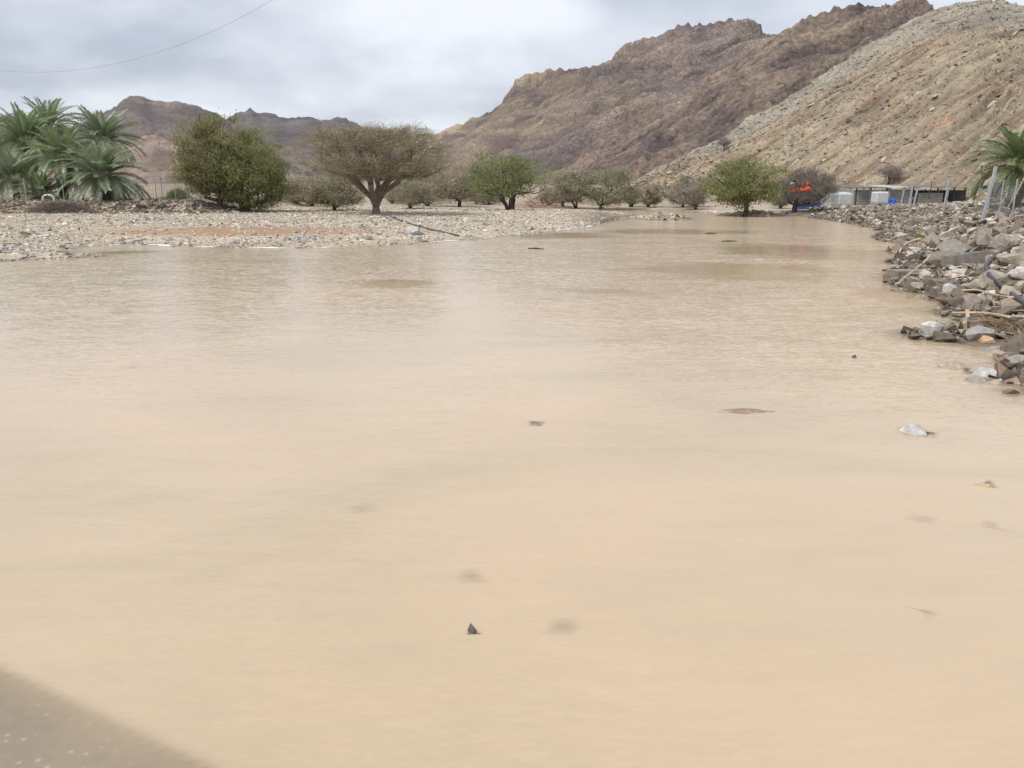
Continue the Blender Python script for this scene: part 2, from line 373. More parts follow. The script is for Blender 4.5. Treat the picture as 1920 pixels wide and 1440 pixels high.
def ground_z(X, parts=False):
    X = np.asarray(X, float); x, y = X[:, 0], X[:, 1]; s = sdist(X); d = np.hypot(x, y)
    s2 = s + 0.35 * fbm(X * 0.9, 3, seed=11) * sstep(1.0, 6, d) * (1 - 0.8 * sstep(34, 46, y))
    right = sstep(0, 4, x - 2) * (1 - sstep(44, 66, y))
    sp_ = np.maximum(s2, 0)
    zl = 0.42 * (1 - np.exp(-sp_ / 12)) + 0.02 * np.minimum(sp_, 1.0)
    zl = zl + (0.03 * fbm(X * 0.5, 4, seed=3) + 0.012 * fbm(X * 2.5, 2, seed=4)) * sstep(0, 3, sp_)
    zr = 1.12 * (1 - np.exp(-sp_ * 0.24 / 1.12)) + (0.10 * fbm(X * 0.45, 4, seed=5) + 0.05 * fbm(X * 1.7, 3, seed=6)) * sstep(0, 1.5, sp_)
    z = zl * (1 - right) + zr * right
    # terrace of the date garden with its stony bank
    ter = sstep(-15.5, -19.5, x + 0.04 * (y - 50)) * sstep(46.5, 50.5, y + 0.5 * perlin(X * 0.35, 9))
    z = z + ter * (0.60 + 0.10 * fbm(X * 0.5, 3, seed=8)) * (1 - sstep(95, 130, y))
    z = z + sstep(62, 160, d) * np.maximum(d - 62, 0) * 0.011
    z = z + sstep(60, 110, y) * sstep(8, 40, x) * 1.0
    bed = np.maximum(-0.30, s2 * 0.10) - 0.004
    bed = bed + 0.04 * fbm(X * 0.8, 3, seed=14) * sstep(0, 2, -s2)
    z = np.where(s2 > 0, z, bed)
    for c, rx, ry, h in isl:
        q = ((x - c[0]) / rx) ** 2 + ((y - c[1]) / ry) ** 2
        z = z + (h * np.exp(-q) * (1 + 0.4 * fbm(X * 1.5, 2, seed=15))) * (s2 < 0)
    rr = road_in(X); k = sstep(0.02, 0.12, rr) * (d < 60)
    z = z * (1 - k) + k * -0.055
    return (z, s2, right, ter) if parts else z
def gz(x, y): return float(ground_z(np.array([[x, y]]))[0])
def on_ground(px, py):
    """first point of the ground along the sight line through a pixel"""
    r = ray(px, py); tt = np.exp(np.linspace(math.log(1.5), math.log(260), 1400))
    P = np.array([0, 0, CAMZ]) + tt[:, None] * r
    under = P[:, 2] <= ground_z(P[:, :2])
    i = int(np.argmax(under)) if under.any() else len(tt) - 1
    return Vector((P[i, 0], P[i, 1], float(ground_z(P[i:i + 1, :2])[0])))

def polar_grid(radii, az):
    R, A = np.meshgrid(radii, az, indexing='ij'); X = np.stack([R * np.sin(A), R * np.cos(A)], -1).reshape(-1, 2)
    n, m_ = R.shape; i, j = np.meshgrid(np.arange(n - 1), np.arange(m_ - 1), indexing='ij')
    a = (i * m_ + j).ravel(); F = np.stack([a, a + 1, a + m_ + 1, a + m_], 1)
    return X, F
AZ = np.radians(np.concatenate([np.linspace(-180, -40, 40)[:-1], np.linspace(-40, 40, 380), np.linspace(40, 180, 40)[1:]]))
# ground sheet
RAD = np.concatenate([np.exp(np.linspace(math.log(0.25), math.log(18), 80)), np.exp(np.linspace(math.log(18.2), math.log(75), 190)), np.exp(np.linspace(math.log(76), math.log(2450), 80))])
X, F = polar_grid(RAD, AZ)
z, s2, right, ter = ground_z(X, True)
d = np.hypot(X[:, 0], X[:, 1])
gpx = onplane(435, 429, 0.25)
def sand_mask(X):
    a = np.exp(-(((X[:, 0] - gpx[0] - 0.3) / 5.2) ** 2 + ((X[:, 1] - gpx[1]) / 2.4) ** 2) ** 2)
    b_ = 0.45 * np.exp(-(((X[:, 0] - onplane(70, 402, 0.3)[0]) / 5.0) ** 2 + ((X[:, 1] - onplane(70, 402, 0.3)[1]) / 2.0) ** 2))
    return np.clip((a + b_) * (1 + 0.7 * fbm(X * 0.6, 4, seed=31)), 0, 1)
n_a = fbm(X * 0.35, 4, seed=41); n_b = fbm(X * 1.9, 3, seed=42)
c = np.tile(np.array([0.42, 0.355, 0.28]), (len(X), 1)) * (1 + 0.22 * n_a + 0.18 * n_b)[:, None]
c = mixc(c, np.array([0.34, 0.215, 0.135]), sand_mask(X))
c = mixc(c, np.array([0.165, 0.135, 0.105]) * (1 + 0.3 * n_b)[:, None], right)
c = mixc(c, np.array([0.17, 0.14, 0.11]) * (1 + 0.3 * n_b)[:, None], ter * 0.8)
c = mixc(c, np.array([0.33, 0.265, 0.20]) * (1 + 0.15 * n_a)[:, None], sstep(62, 80, X[:, 1]) * 0.8)
c = mixc(c, np.array([0.30, 0.22, 0.145]), sstep(0.05, -0.15, s2) * (1 - 0.3 * right))
wet = sstep(0.5, 0.05, s2) * (s2 > 0)
c = c * (1 - 0.35 * wet)[:, None]
ground = mesh_obj('ground', np.concatenate([X, z[:, None]], 1), F, M['ground'], smooth=True, attrs={'col': np.clip(c, 0.02, 0.9)})
tag(ground, kind='structure')
# flooded road, a strip running past the camera
L = 60
Rv = []
for u in np.linspace(-L, L, 121):
    p = RA + rd * u
    for v in (0.0, 0.15, 1.0, 3.0, 6.4):
        wob = 0.05 * float(perlin(np.array([[u * 1.3, 0.2, 0.0]]), 5)[0]) if v == 0 else 0
        q = p + rn * (v + wob + 0.07); Rv.append((q[0], q[1], -0.05 if v == 0 else -0.020 - 0.004 * (v > 5)))
Rf = [[i * 5 + j, i * 5 + j + 1, (i + 1) * 5 + j + 1, (i + 1) * 5 + j] for i in range(120) for j in range(4)]
road = mesh_obj('road', Rv, np.array(Rf), M['asphalt']); tag(road, kind='structure')

# stones standing in or under the water: (px, py, width m, depth m, top z, material, name, label, category)
SUBM = []
def rock_hull(seed, n=26, flat=1.0, rough=0.25):
    r_ = np.random.default_rng(seed); p = r_.normal(size=(n, 3)); p /= np.linalg.norm(p, axis=1)[:, None]
    p *= (1 + rough * r_.uniform(-1, 1, n))[:, None]; p[:, 2] *= flat
    bm = bmesh.new()
    for q in p: bm.verts.new(q)
    res = bmesh.ops.convex_hull(bm, input=bm.verts)
    bmesh.ops.delete(bm, geom=[g for g in bm.verts if not g.link_faces], context='VERTS')
    bm.verts.index_update(); bm.faces.ensure_lookup_table()
    V = np.array([v.co[:] for v in bm.verts]); T = np.array([[v.index for v in f.verts] for f in bm.faces if len(f.verts) == 3]); bm.free()
    lo, hi = V.min(0), V.max(0); V = (V - (lo + hi) / 2) / ((hi - lo) / 2)
    return V, T
HULLS = [rock_hull(100 + i, 15) for i in range(16)]      # single stones
CHIPS = [rock_hull(200 + i, 8) for i in range(16)]       # massed stones
water_rocks = [
    (1720, 813, 0.21, 0.18, 0.06, 'white_rock', 'white and grey angular rock breaking the muddy water by itself on the right'),
    (886, 1186, 0.055, 0.06, 0.03, 'dark_rock', 'small dark stone tip poking out of the water in the lower middle'),
    (1400, 773, 0.42, 0.12, 0.020, 'red_rock', 'long flat reddish stone barely awash right of the middle'),
    (1602, 671, 0.06, 0.05, 0.035, 'dark_rock', 'tiny dark brown stone alone in open water below the rubble bank'),
    (1790, 690, 0.24, 0.22, 0.075, 'tan_rock', 'rounded tan rock in the water just off the right shore'),
    (1858, 705, 0.30, 0.25, 0.075, 'white_rock', 'pale pitted rock in the water nearest the right shore'),
    (1838, 716, 0.20, 0.2, 0.05, 'grey_rock', 'grey wet rock in front of the pale pitted rock at the right shore'),
    (1868, 719, 0.16, 0.13, 0.04, 'tan_rock', 'small brown wet rock just below the pale pitted rock'),
    (1002, 796, 0.16, 0.14, 0.004, 'grey_rock', 'grey stone just under the surface near the middle of the river'),
    (1858, 911, 0.15, 0.10, 0.012, 'orange_rock', 'orange flat stone awash near the right edge of the water'),
    (1735, 977, 0.20, 0.14, -0.026, 'grey_rock', 'submerged grey stone showing faintly left of the orange stone'),
    (1866, 989, 0.13, 0.12, -0.020, 'red_rock', 'submerged reddish stone below the orange stone at the right'),
    (883, 1087, 0.16, 0.13, -0.022, 'red_rock', 'submerged reddish stone showing faintly above the dark stone tip'),
    (1058, 1182, 0.16, 0.13, -0.024, 'orange_rock', 'submerged pale orange stone right of the dark stone tip'),
    (672, 958, 0.22, 0.16, -0.030, 'grey_rock', 'submerged grey stone faint under the left middle water'),
    (1738, 1152, 0.10, 0.09, -0.016, 'white_rock', 'submerged pale stone low in the right corner of the water'),
    (1908, 722, 0.18, 0.18, 0.06, 'red_rock', 'dark reddish rock at the waterline on the right edge'),
]
def one_rock(name, P, w_, d_, top, mk, seed, sink=None, rz=0.0, smooth=False):
    V, T = rock_hull(seed, 34, 0.8, 0.22)
    h = (top + 0.12) if sink is None else sink
    V = V * np.array([w_ / 2, d_ / 2, h / 2]); V[:, 2] += top - h / 2
    o = mesh_obj(name, V, T, M[mk], smooth=smooth); o.location = (P[0], P[1], P[2] if len(P) > 2 else 0); o.rotation_euler = (0, 0, rz)
    return o
for i, (px_, py_, w_, d_, top, mk, lab) in enumerate(water_rocks):
    p = onplane(px_, py_)
    o = one_rock('rock', (p[0], p[1] + d_ * 0.2, 0), w_, d_, top, mk, 300 + i, rz=0.2 * math.sin(i * 2.2))
    tag(o, lab, 'rock'); SUBM.append((p[0], p[1] + d_ * 0.2, w_, d_, top))

# water sheet
WR = np.concatenate([np.exp(np.linspace(math.log(0.25), math.log(16), 210)), np.exp(np.linspace(math.log(16.2), math.log(92), 130))])
X, F = polar_grid(WR, AZ)
zb = ground_z(X); rr = road_in(X); k = sstep(-0.34, 0.28, rr) * (rr < 6.4); zb = zb * (1 - k) + k * np.maximum(zb, -0.0115 + 0.003 * fbm(X * 2, 3, seed=77))
for (x0, y0, w_, d_, top) in SUBM:
    q = np.sqrt(((X[:, 0] - x0) / (w_ * 0.62)) ** 2 + ((X[:, 1] - y0) / (d_ * 0.75)) ** 2) * (1 + 0.35 * perlin(X * 14, 19))
    zb = np.where(q < 1.25, np.maximum(zb, top - 0.05 * q ** 2 - 0.25 * np.maximum(q - 0.8, 0)), zb)
keep_v = (zb < 0.06) | (np.hypot(X[:, 0], X[:, 1]) < 14)
F = F[keep_v[F].any(1)]
used = np.unique(F); rem = np.full(len(X), -1); rem[used] = np.arange(len(used)); F = rem[F]; X = X[used]; zb = zb[used]
depth = np.clip(-zb, 0.002, 1.0)
# slack water between the riffles lies smooth and mirrors the hillsides
calm = np.zeros(len(X))
for (cx, cy, hw, hh) in [(1040, 441, 140, 8), (1260, 434, 170, 6), (1360, 506, 210, 20), (750, 531, 100, 11), (1130, 546, 120, 7), (240, 473, 85, 4), (1480, 470, 170, 17), (1700, 560, 80, 26)]:
    p0 = onplane(cx, cy); ax = abs(onplane(cx + hw, cy)[0] - p0[0]); ay = abs(onplane(cx, cy - hh)[1] - onplane(cx, cy + hh)[1]) / 2
    calm = np.maximum(calm, np.exp(-(((X[:, 0] - p0[0]) / ax) ** 2 + ((X[:, 1] - p0[1]) / ay) ** 2)))
water = mesh_obj('water', np.concatenate([X, np.zeros((len(X), 1))], 1), F, M['water'], smooth=True, attrs={'depth': depth, 'calm': calm})
tag(water, kind='structure')

# ------------------------------------------------------------------ hills
def crest_pts(pts):
    """(px, py, dist) -> azimuth, tangent of elevation, distance"""
    o = []
    for px_, py_, dd in pts:
        r = ray(px_, py_); o.append((math.atan2(r[0], r[1]), r[2] / math.hypot(r[0], r[1]), dd))
    return np.array(sorted(o))
def az_of(px_): return math.atan((px_ - 960) / FPX * cp)
def ridge(name, crest, toe, nu, nv, shape, mat_, back=0.35, z_toe=-1.0, jag=1.0):
    """a hillside from its foot up to its crest and down the far side"""
    C = crest_pts(crest); T = np.array(sorted((az_of(p), dd) for p, dd in toe))
    az = np.linspace(C[0, 0], C[-1, 0], nu)
    te = np.interp(az, C[:, 0], C[:, 1]); dc = np.interp(az, C[:, 0], C[:, 2]); dt = np.interp(az, T[:, 0], T[:, 1])
    def smooth_(a, k=7):
        kk = np.ones(k) / k; return np.convolve(np.pad(a, k // 2, 'edge'), kk, 'valid')
    te, dc, dt = smooth_(te), smooth_(dc, 31), smooth_(dt, 31)
    crn = jag * (0.0024 * fbm(np.stack([az * 110, az * 0 + len(crest)], 1), 4, 0.55, seed=3)) * dc
    zc = CAMZ + te * dc
    tf = np.linspace(0, 1, nv); tb = np.linspace(1, 1 + back, nv // 5)[1:]
    tt = np.concatenate([tf, tb])
    Tm, Am = np.meshgrid(tt, az, indexing='ij')
    dT = np.broadcast_to(dt, Tm.shape); dC = np.broadcast_to(dc, Tm.shape); zC = np.broadcast_to(zc, Tm.shape)
    Rr = dT + (dC - dT) * Tm
    zt_ = z_toe + sstep(62, 160, dT) * np.maximum(dT - 62, 0) * 0.011
    prof = np.where(Tm <= 1, Tm, 2 - Tm)
    g = dict(t=Tm.ravel(), az=Am.ravel(), r=Rr.ravel(), x=(Rr * np.sin(Am)).ravel(), y=(Rr * np.cos(Am)).ravel(), H=(zC - zt_).ravel(), prof=prof.ravel(), z0=zt_.ravel(), u=(Am * np.mean(dC)).ravel())
    V, colr = shape(g)
    V[:, 2] += np.broadcast_to(crn, Tm.shape).ravel() * np.exp(-((g['t'] - 1) / 0.10) ** 2)
    n, m_ = Tm.shape; i, j = np.meshgrid(np.arange(n - 1), np.arange(m_ - 1), indexing='ij')
    a = (i * m_ + j).ravel(); F = np.stack([a, a + m_, a + m_ + 1, a + 1], 1)[:, ::-1]
    o = mesh_obj(name, V, F, mat_, smooth=True, attrs={'col': np.clip(colr, 0.02, 0.8)}); tag(o, kind='structure')
    return o, V, F, colr, g

def shape_near(g):
    t, H, u = g['t'], g['H'], g['u']; s = g['prof'] * np.hypot(H, g['r'] - g['r'] * 0) * 0 + g['prof'] * np.maximum(H * 1.9, 6)
    P2 = np.stack([g['x'], g['y']], 1)
    wv = 4.5 * fbm(P2 * 0.035, 4, seed=51)
    kk = 0.95
    q = s - kk * u + wv; l = u + kk * s
    z = g['z0'] + H * (g['prof'] ** 0.92)
    n1 = ridged(np.stack([q / 9.0, l / 60.0], 1), 3, 0.5, seed=52)
    n2 = ridged(np.stack([q / 1.5, l / 13.0], 1), 2, 0.5, seed=55)
    n3 = fbm(P2 * 0.9, 4, 0.6, seed=57)
    patch = sstep(-0.25, 0.35, fbm(np.stack([q / 16.0, l / 40.0], 1), 3, seed=58))
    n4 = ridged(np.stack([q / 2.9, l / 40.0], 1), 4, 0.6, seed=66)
    edge = np.minimum(1, t * 6) * np.minimum(1, H / 8)
    band = sstep(0.70, 0.84, t + 0.05 * fbm(P2 * 0.06, 3, seed=59)) * sstep(1.1, 0.98, t)
    amp = (0.35 + 0.9 * patch + 0.9 * band)
    z = z + edge * (0.45 * n1 * (0.5 + patch) + 0.52 * n4 * (0.12 + 1.0 * sstep(-0.1, 0.45, fbm(np.stack([q / 7.0, l / 30.0], 1), 3, seed=68))) + 0.22 * n2 * amp + 0.08 * n3 * (0.6 + patch))
    tan = np.array([0.285, 0.228, 0.165]); olive = np.array([0.30, 0.25, 0.178]); brown = np.array([0.185, 0.138, 0.098]); grey = np.array([0.285, 0.262, 0.218]); rust = np.array([0.27, 0.15, 0.085])
    c = np.tile(tan, (len(t), 1))
    c = mixc(c, olive, sstep(-0.3, 0.4, fbm(np.stack([q / 9, l / 50], 1), 3, seed=61)))
    c = mixc(c, brown, 0.75 * sstep(0.15, 0.6, fbm(np.stack([q / 4.0, l / 26], 1), 4, seed=62)))
    c = mixc(c, rust, 0.55 * sstep(0.42, 0.75, fbm(np.stack([q / 2.2, l / 12], 1) + 9.3, 4, seed=63)))
    c = mixc(c, grey, band * 0.75)
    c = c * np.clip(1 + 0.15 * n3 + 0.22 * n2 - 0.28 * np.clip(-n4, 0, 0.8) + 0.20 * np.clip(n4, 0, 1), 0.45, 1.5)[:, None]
    return np.stack([g['x'], g['y'], z], 1), c
near_crest = [(1150, 372, 150), (1190, 338, 152), (1260, 300, 158), (1350, 258, 165), (1430, 212, 172), (1500, 168, 178), (1560, 128, 182), (1620, 92, 186), (1700, 44, 190), (1760, 14, 192), (1810, 2, 192), (1850, -1, 190), (1920, 14, 186), (2000, 30, 182), (2150, 20, 176), (2400, 60, 168), (2800, 110, 150)]
near_toe = [(1150, 142), (1190, 136), (1300, 122), (1450, 104), (1600, 92), (1750, 82), (1920, 72), (2200, 64), (2800, 55)]
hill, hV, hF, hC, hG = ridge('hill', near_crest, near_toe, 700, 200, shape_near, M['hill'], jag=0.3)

def shape_mid(kq, seed, pal, lam, rough=1.0, lowpal=None, gully=1.0, slope_exp=1.05):
    def f(g):
        t, H, u = g['t'], g['H'], g['u']; s = g['prof'] * H * 1.8
        P2 = np.stack([g['x'], g['y']], 1); wv = lam * 0.5 * fbm(P2 / (lam * 4), 3, seed=seed)
        q = s - kq * u + wv; l = u + kq * s
        z = g['z0'] + H * np.clip(g['prof'], 0, None) ** slope_exp
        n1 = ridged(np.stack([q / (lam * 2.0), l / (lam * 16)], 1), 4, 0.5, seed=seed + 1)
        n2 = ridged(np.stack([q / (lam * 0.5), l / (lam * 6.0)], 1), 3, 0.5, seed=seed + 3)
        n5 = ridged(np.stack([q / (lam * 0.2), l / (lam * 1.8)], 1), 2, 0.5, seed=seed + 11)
        gu = ridged(np.stack([(u + wv * 1.2) / (lam * 2.6), s / (lam * 7)], 1), 5, 0.55, seed=seed + 5)
        edge = np.minimum(1, t * 4) * np.minimum(1, H / (lam * 1.5))
        z = z + edge * rough * lam * (0.34 * n1 + 0.12 * n2 + 0.05 * n5 + 0.13 * gully * gu * np.clip(1.25 - t, 0.15, 1) )
        c0, c1, c2, c3 = [np.array(k) for k in pal]
        c = np.tile(c0, (len(t), 1))
        a = fbm(np.stack([q / (lam * 1.6), l / (lam * 7)], 1), 5, 0.6, seed=seed + 7)
        b_ = fbm(np.stack([q / (lam * 0.6), l / (lam * 2.5)], 1), 4, 0.6, seed=seed + 8)
        c = mixc(c, c1, sstep(-0.1, 0.45, a)); c = mixc(c, c2, 0.85 * sstep(0.15, 0.5, b_)); c = mixc(c, c3, 0.7 * sstep(0.2, 0.6, fbm(P2 / (lam * 5), 4, seed=seed + 9)))
        if lowpal is not None: c = mixc(c, np.array(lowpal), 0.75 * sstep(0.5, 0.12, t + 0.15 * a))
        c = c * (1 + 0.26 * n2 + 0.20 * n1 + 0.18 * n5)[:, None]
        return np.stack([g['x'], g['y'], z], 1), c
    return f
brown_pal = [(0.210, 0.160, 0.127), (0.145, 0.111, 0.097), (0.108, 0.086, 0.082), (0.279, 0.215, 0.158)]
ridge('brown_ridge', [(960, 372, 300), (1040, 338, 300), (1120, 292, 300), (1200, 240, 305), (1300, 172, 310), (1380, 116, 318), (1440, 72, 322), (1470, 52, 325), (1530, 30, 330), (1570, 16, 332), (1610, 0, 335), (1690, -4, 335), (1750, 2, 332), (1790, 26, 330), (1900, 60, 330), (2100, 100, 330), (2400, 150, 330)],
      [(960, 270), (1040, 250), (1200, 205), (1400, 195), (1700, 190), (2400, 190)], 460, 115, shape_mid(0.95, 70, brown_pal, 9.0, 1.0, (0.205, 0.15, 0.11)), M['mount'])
mid_pal = [(0.222, 0.174, 0.147), (0.171, 0.136, 0.127), (0.127, 0.105, 0.102), (0.266, 0.208, 0.158)]
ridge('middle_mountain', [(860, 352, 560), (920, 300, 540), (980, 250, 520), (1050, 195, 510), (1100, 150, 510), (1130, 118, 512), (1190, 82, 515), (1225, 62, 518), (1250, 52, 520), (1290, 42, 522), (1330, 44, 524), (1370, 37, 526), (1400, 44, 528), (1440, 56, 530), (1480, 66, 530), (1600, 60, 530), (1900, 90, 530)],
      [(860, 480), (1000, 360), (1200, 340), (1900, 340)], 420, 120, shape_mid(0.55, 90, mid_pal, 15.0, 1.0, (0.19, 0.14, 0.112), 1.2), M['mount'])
tan_pal = [(0.250, 0.192, 0.145), (0.177, 0.132, 0.111), (0.130, 0.099, 0.091), (0.340, 0.269, 0.174)]
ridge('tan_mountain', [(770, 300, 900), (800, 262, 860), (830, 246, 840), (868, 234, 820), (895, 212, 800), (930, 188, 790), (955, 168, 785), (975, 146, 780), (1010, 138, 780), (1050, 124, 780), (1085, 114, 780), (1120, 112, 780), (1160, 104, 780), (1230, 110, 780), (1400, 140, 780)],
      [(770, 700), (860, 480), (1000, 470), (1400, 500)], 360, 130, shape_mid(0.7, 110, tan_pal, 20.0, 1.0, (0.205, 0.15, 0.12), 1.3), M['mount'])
far_pal = [(0.139, 0.109, 0.098), (0.117, 0.093, 0.087), (0.095, 0.077, 0.078), (0.198, 0.148, 0.124)]
ridge('far_mountain', [(380, 330, 2000), (400, 240, 2000), (425, 216, 1980), (445, 206, 1970), (468, 194, 1960), (490, 204, 1950), (510, 203, 1950), (535, 213, 1950), (555, 211, 1950), (580, 209, 1950), (600, 218, 1950), (632, 214, 1950), (660, 226, 1960), (690, 236, 1980), (740, 244, 2000), (800, 250, 2000), (850, 256, 2000), (1000, 270, 2000)],
      [(380, 1300), (1000, 1300)], 360, 130, shape_mid(0.15, 130, far_pal, 52.0, 0.55, (0.15, 0.12, 0.105), 1.4), M['far'], jag=0.5)
ridge('left_mountain', [(-500, 240, 1400), (-200, 220, 1400), (-60, 232, 1400), (0, 208, 1400), (22, 206, 1400), (45, 216, 1400), (75, 226, 1400), (120, 236, 1400), (160, 226, 1400), (190, 212, 1400), (220, 194, 1400), (240, 187, 1400), (262, 180, 1400), (285, 191, 1400), (310, 193, 1400), (332, 184, 1400), (352, 186, 1400), (375, 193, 1400), (400, 206, 1400), (430, 232, 1380), (470, 262, 1350), (530, 296, 1320), (600, 330, 1300), (680, 350, 1300)],
      [(-500, 700), (680, 1000)], 440, 100, shape_mid(-0.25, 150, far_pal, 38.0, 0.55, (0.185, 0.142, 0.118), 1.4), M['far'], jag=0.5)
pink_pal = [(0.305, 0.224, 0.178), (0.268, 0.186, 0.139), (0.232, 0.173, 0.148), (0.329, 0.262, 0.218)]
ridge('pink_spur', [(-400, 330, 620), (0, 320, 620), (120, 318, 620), (190, 292, 620), (250, 268, 620), (285, 252, 620), (330, 254, 620), (365, 254, 620), (420, 272, 620), (480, 300, 620), (560, 326, 620), (650, 345, 620), (760, 356, 620)],
      [(-400, 330), (760, 430)], 360, 90, shape_mid(0.5, 170, pink_pal, 14.0, 0.45, None, 0.8), M['mount'])

# stones on the near hillside: the larger slabs singly, the scree as one mass
def frames(n, r_, yaw=None, tilt=0.4):
    a = r_.uniform(0, 2 * np.pi, n) if yaw is None else yaw; b_ = r_.normal(0, tilt, n); c_ = r_.normal(0, tilt, n)
    ca, sa, cb, sb, cc, sc_ = np.cos(a), np.sin(a), np.cos(b_), np.sin(b_), np.cos(c_), np.sin(c_)
    Rm = np.empty((n, 3, 3))
    Rm[:, 0, 0] = ca * cb; Rm[:, 0, 1] = ca * sb * sc_ - sa * cc; Rm[:, 0, 2] = ca * sb * cc + sa * sc_
    Rm[:, 1, 0] = sa * cb; Rm[:, 1, 1] = sa * sb * sc_ + ca * cc; Rm[:, 1, 2] = sa * sb * cc - ca * sc_
    Rm[:, 2, 0] = -sb; Rm[:, 2, 1] = cb * sc_; Rm[:, 2, 2] = cb * cc
    return Rm
def scatter(name, P, S, cols, r_, parent=None, yaw=None, tilt=0.4, mat_=None):
    """many stones joined: P centres, S (n,3) half sizes, cols (n,3)"""
    n = len(P); Rm = frames(n, r_, yaw, tilt); k = r_.integers(0, len(CHIPS), n); Vs, Ts, Cs = [], [], []; off = 0
    for h, (HV, HT) in enumerate(CHIPS):
        I = np.where(k == h)[0]
        if not len(I): continue
        V = np.einsum('nij,nvj->nvi', Rm[I], HV[None] * S[I][:, None, :]) + P[I][:, None, :]
        Vs.append(V.reshape(-1, 3)); Ts.append((HT[None] + (np.arange(len(I)) * len(HV))[:, None, None]).reshape(-1, 3) + off)
        Cs.append(np.repeat(cols[I], len(HV), 0)); off += len(I) * len(HV)
    o = mesh_obj(name, np.concatenate(Vs), np.concatenate(Ts), mat_ or M['stones'], parent, False, {'col': np.concatenate(Cs)})
    tag(o, kind='stuff'); return o
r_ = np.random.default_rng(5)
px_h, py_h, d_h = project(hV)
ok = (hG['t'] < 1.0) & (hG['t'] > 0.02) & (px_h > 1100) & (px_h < 2050) & (d_h > 5)
idx = np.where(ok)[0]
wgt = (1.0 / d_h[idx]) ** 0; wgt = (hG['r'][idx]) ** 1.0; wgt /= wgt.sum()
I = r_.choice(idx, 18000, p=wgt)
P = hV[I] + r_.normal(0, 0.15, (len(I), 3)) * np.array([1, 1, 0.1])
sz = np.exp(r_.normal(-2.3, 0.55, len(I))); sz = np.clip(sz, 0.05, 0.48)
S = np.stack([sz * r_.uniform(0.9, 1.9, len(I)), sz * r_.uniform(0.6, 1.1, len(I)), sz * r_.uniform(0.3, 0.6, len(I))], 1)
cc = hC[I] * r_.uniform(0.8, 1.4, len(I))[:, None]; cc = mixc(cc, np.array([0.38, 0.33, 0.25]), (r_.random(len(I)) < 0.2) * 0.7)
big = np.argsort(-sz * 300 / hG['r'][I])[:230]
rest = np.setdiff1d(np.arange(len(I)), big)
RY = np.array(Matrix.Rotation(-0.45, 3, 'Y'))
scatter('scree', P[rest], S[rest], np.clip(cc[rest], 0.05, 0.6), r_, hill, yaw=r_.normal(0.35, 0.35, len(rest)), tilt=0.35)
M['slab'] = stone_obj_mat('hill_slab', [(0.0, (0.22, 0.175, 0.13)), (0.35, (0.28, 0.23, 0.17)), (0.7, (0.35, 0.30, 0.23)), (1.0, (0.42, 0.38, 0.31))])
hull_me = [mesh_data('slab_stone', HV, HT, M['slab']) for HV, HT in HULLS]
for k in big:
    o = link('rock_slab', hull_me[int(r_.integers(0, 16))], hill); o.location = P[k]; o.scale = S[k] * np.array([1.3, 1.0, 1.0]); o.rotation_euler = (r_.normal(0, .2), -0.45 + r_.normal(0, .2), 0.35 + r_.normal(0, .3))

# ------------------------------------------------------------------ gravel bar (left bank) and rubble (right bank)
def in_view(X, m_=40):
    px_, py_, dd = project(np.concatenate([X, ground_z(X)[:, None]], 1)); return (dd > 0.3) & (px_ > -m_ - 300) & (px_ < 1920 + m_ + 120)
r_ = np.random.default_rng(17)
def land_points(n, rmin, rmax, azmin, azmax, pw=1.0):
    a = np.radians(r_.uniform(azmin, azmax, n)); u = r_.random(n); rr_ = (rmin ** pw + u * (rmax ** pw - rmin ** pw)) ** (1 / pw)
    return np.stack([rr_ * np.sin(a), rr_ * np.cos(a)], 1)
X = land_points(92000, 17, 66, -37, 14, 1.5)
z, s2, right, ter = ground_z(X, True)
dens = (0.45 + 0.55 * sstep(-0.35, 0.4, fbm(X * 0.3, 3, seed=201))) * (1 - 0.96 * sand_mask(X)) * (1 - 0.5 * ter) * (1 - right)
keep = (s2 > -0.15) & (r_.random(len(X)) < dens) & (z > -0.03)
X, z, ter, s2 = X[keep], z[keep], ter[keep], s2[keep]; n = len(X)
sz = np.clip(np.exp(r_.normal(-3.52, 0.48, n)), 0.014, 0.12)
S = np.stack([sz * r_.uniform(0.9, 1.5, n), sz * r_.uniform(0.7, 1.1, n), sz * r_.uniform(0.35, 0.7, n)], 1)
pal = np.array([[0.58, 0.525, 0.435], [0.50, 0.44, 0.355], [0.38, 0.35, 0.305], [0.48, 0.39, 0.285], [0.64, 0.60, 0.53], [0.26, 0.22, 0.18], [0.40, 0.32, 0.24]])
cc = pal[r_.choice(len(pal), n, p=[.27, .22, .13, .12, .12, .06, .08])] * r_.uniform(0.8, 1.18, n)[:, None]
cc = mixc(cc, cc * 0.55, ter * 0.75)
P = np.concatenate([X, (z + S[:, 2] * 0.35)[:, None]], 1)
order = np.argsort(-sz / np.hypot(X[:, 0], X[:, 1])); big = order[:200]; rest = order[200:]
gravel_bar = ground
scatter('gravel', P[rest], S[rest], cc[rest], r_, ground, tilt=0.22)
peb_me = [mesh_data('gravel_stone', HV, HT, M['pale']) for HV, HT in HULLS]
for k in big:
    o = link('stone', peb_me[int(r_.integers(0, 16))], ground); o.location = P[k]; o.scale = S[k] * 1.15; o.rotation_euler = (r_.normal(0, .2), r_.normal(0, .2), r_.uniform(0, 6.28))
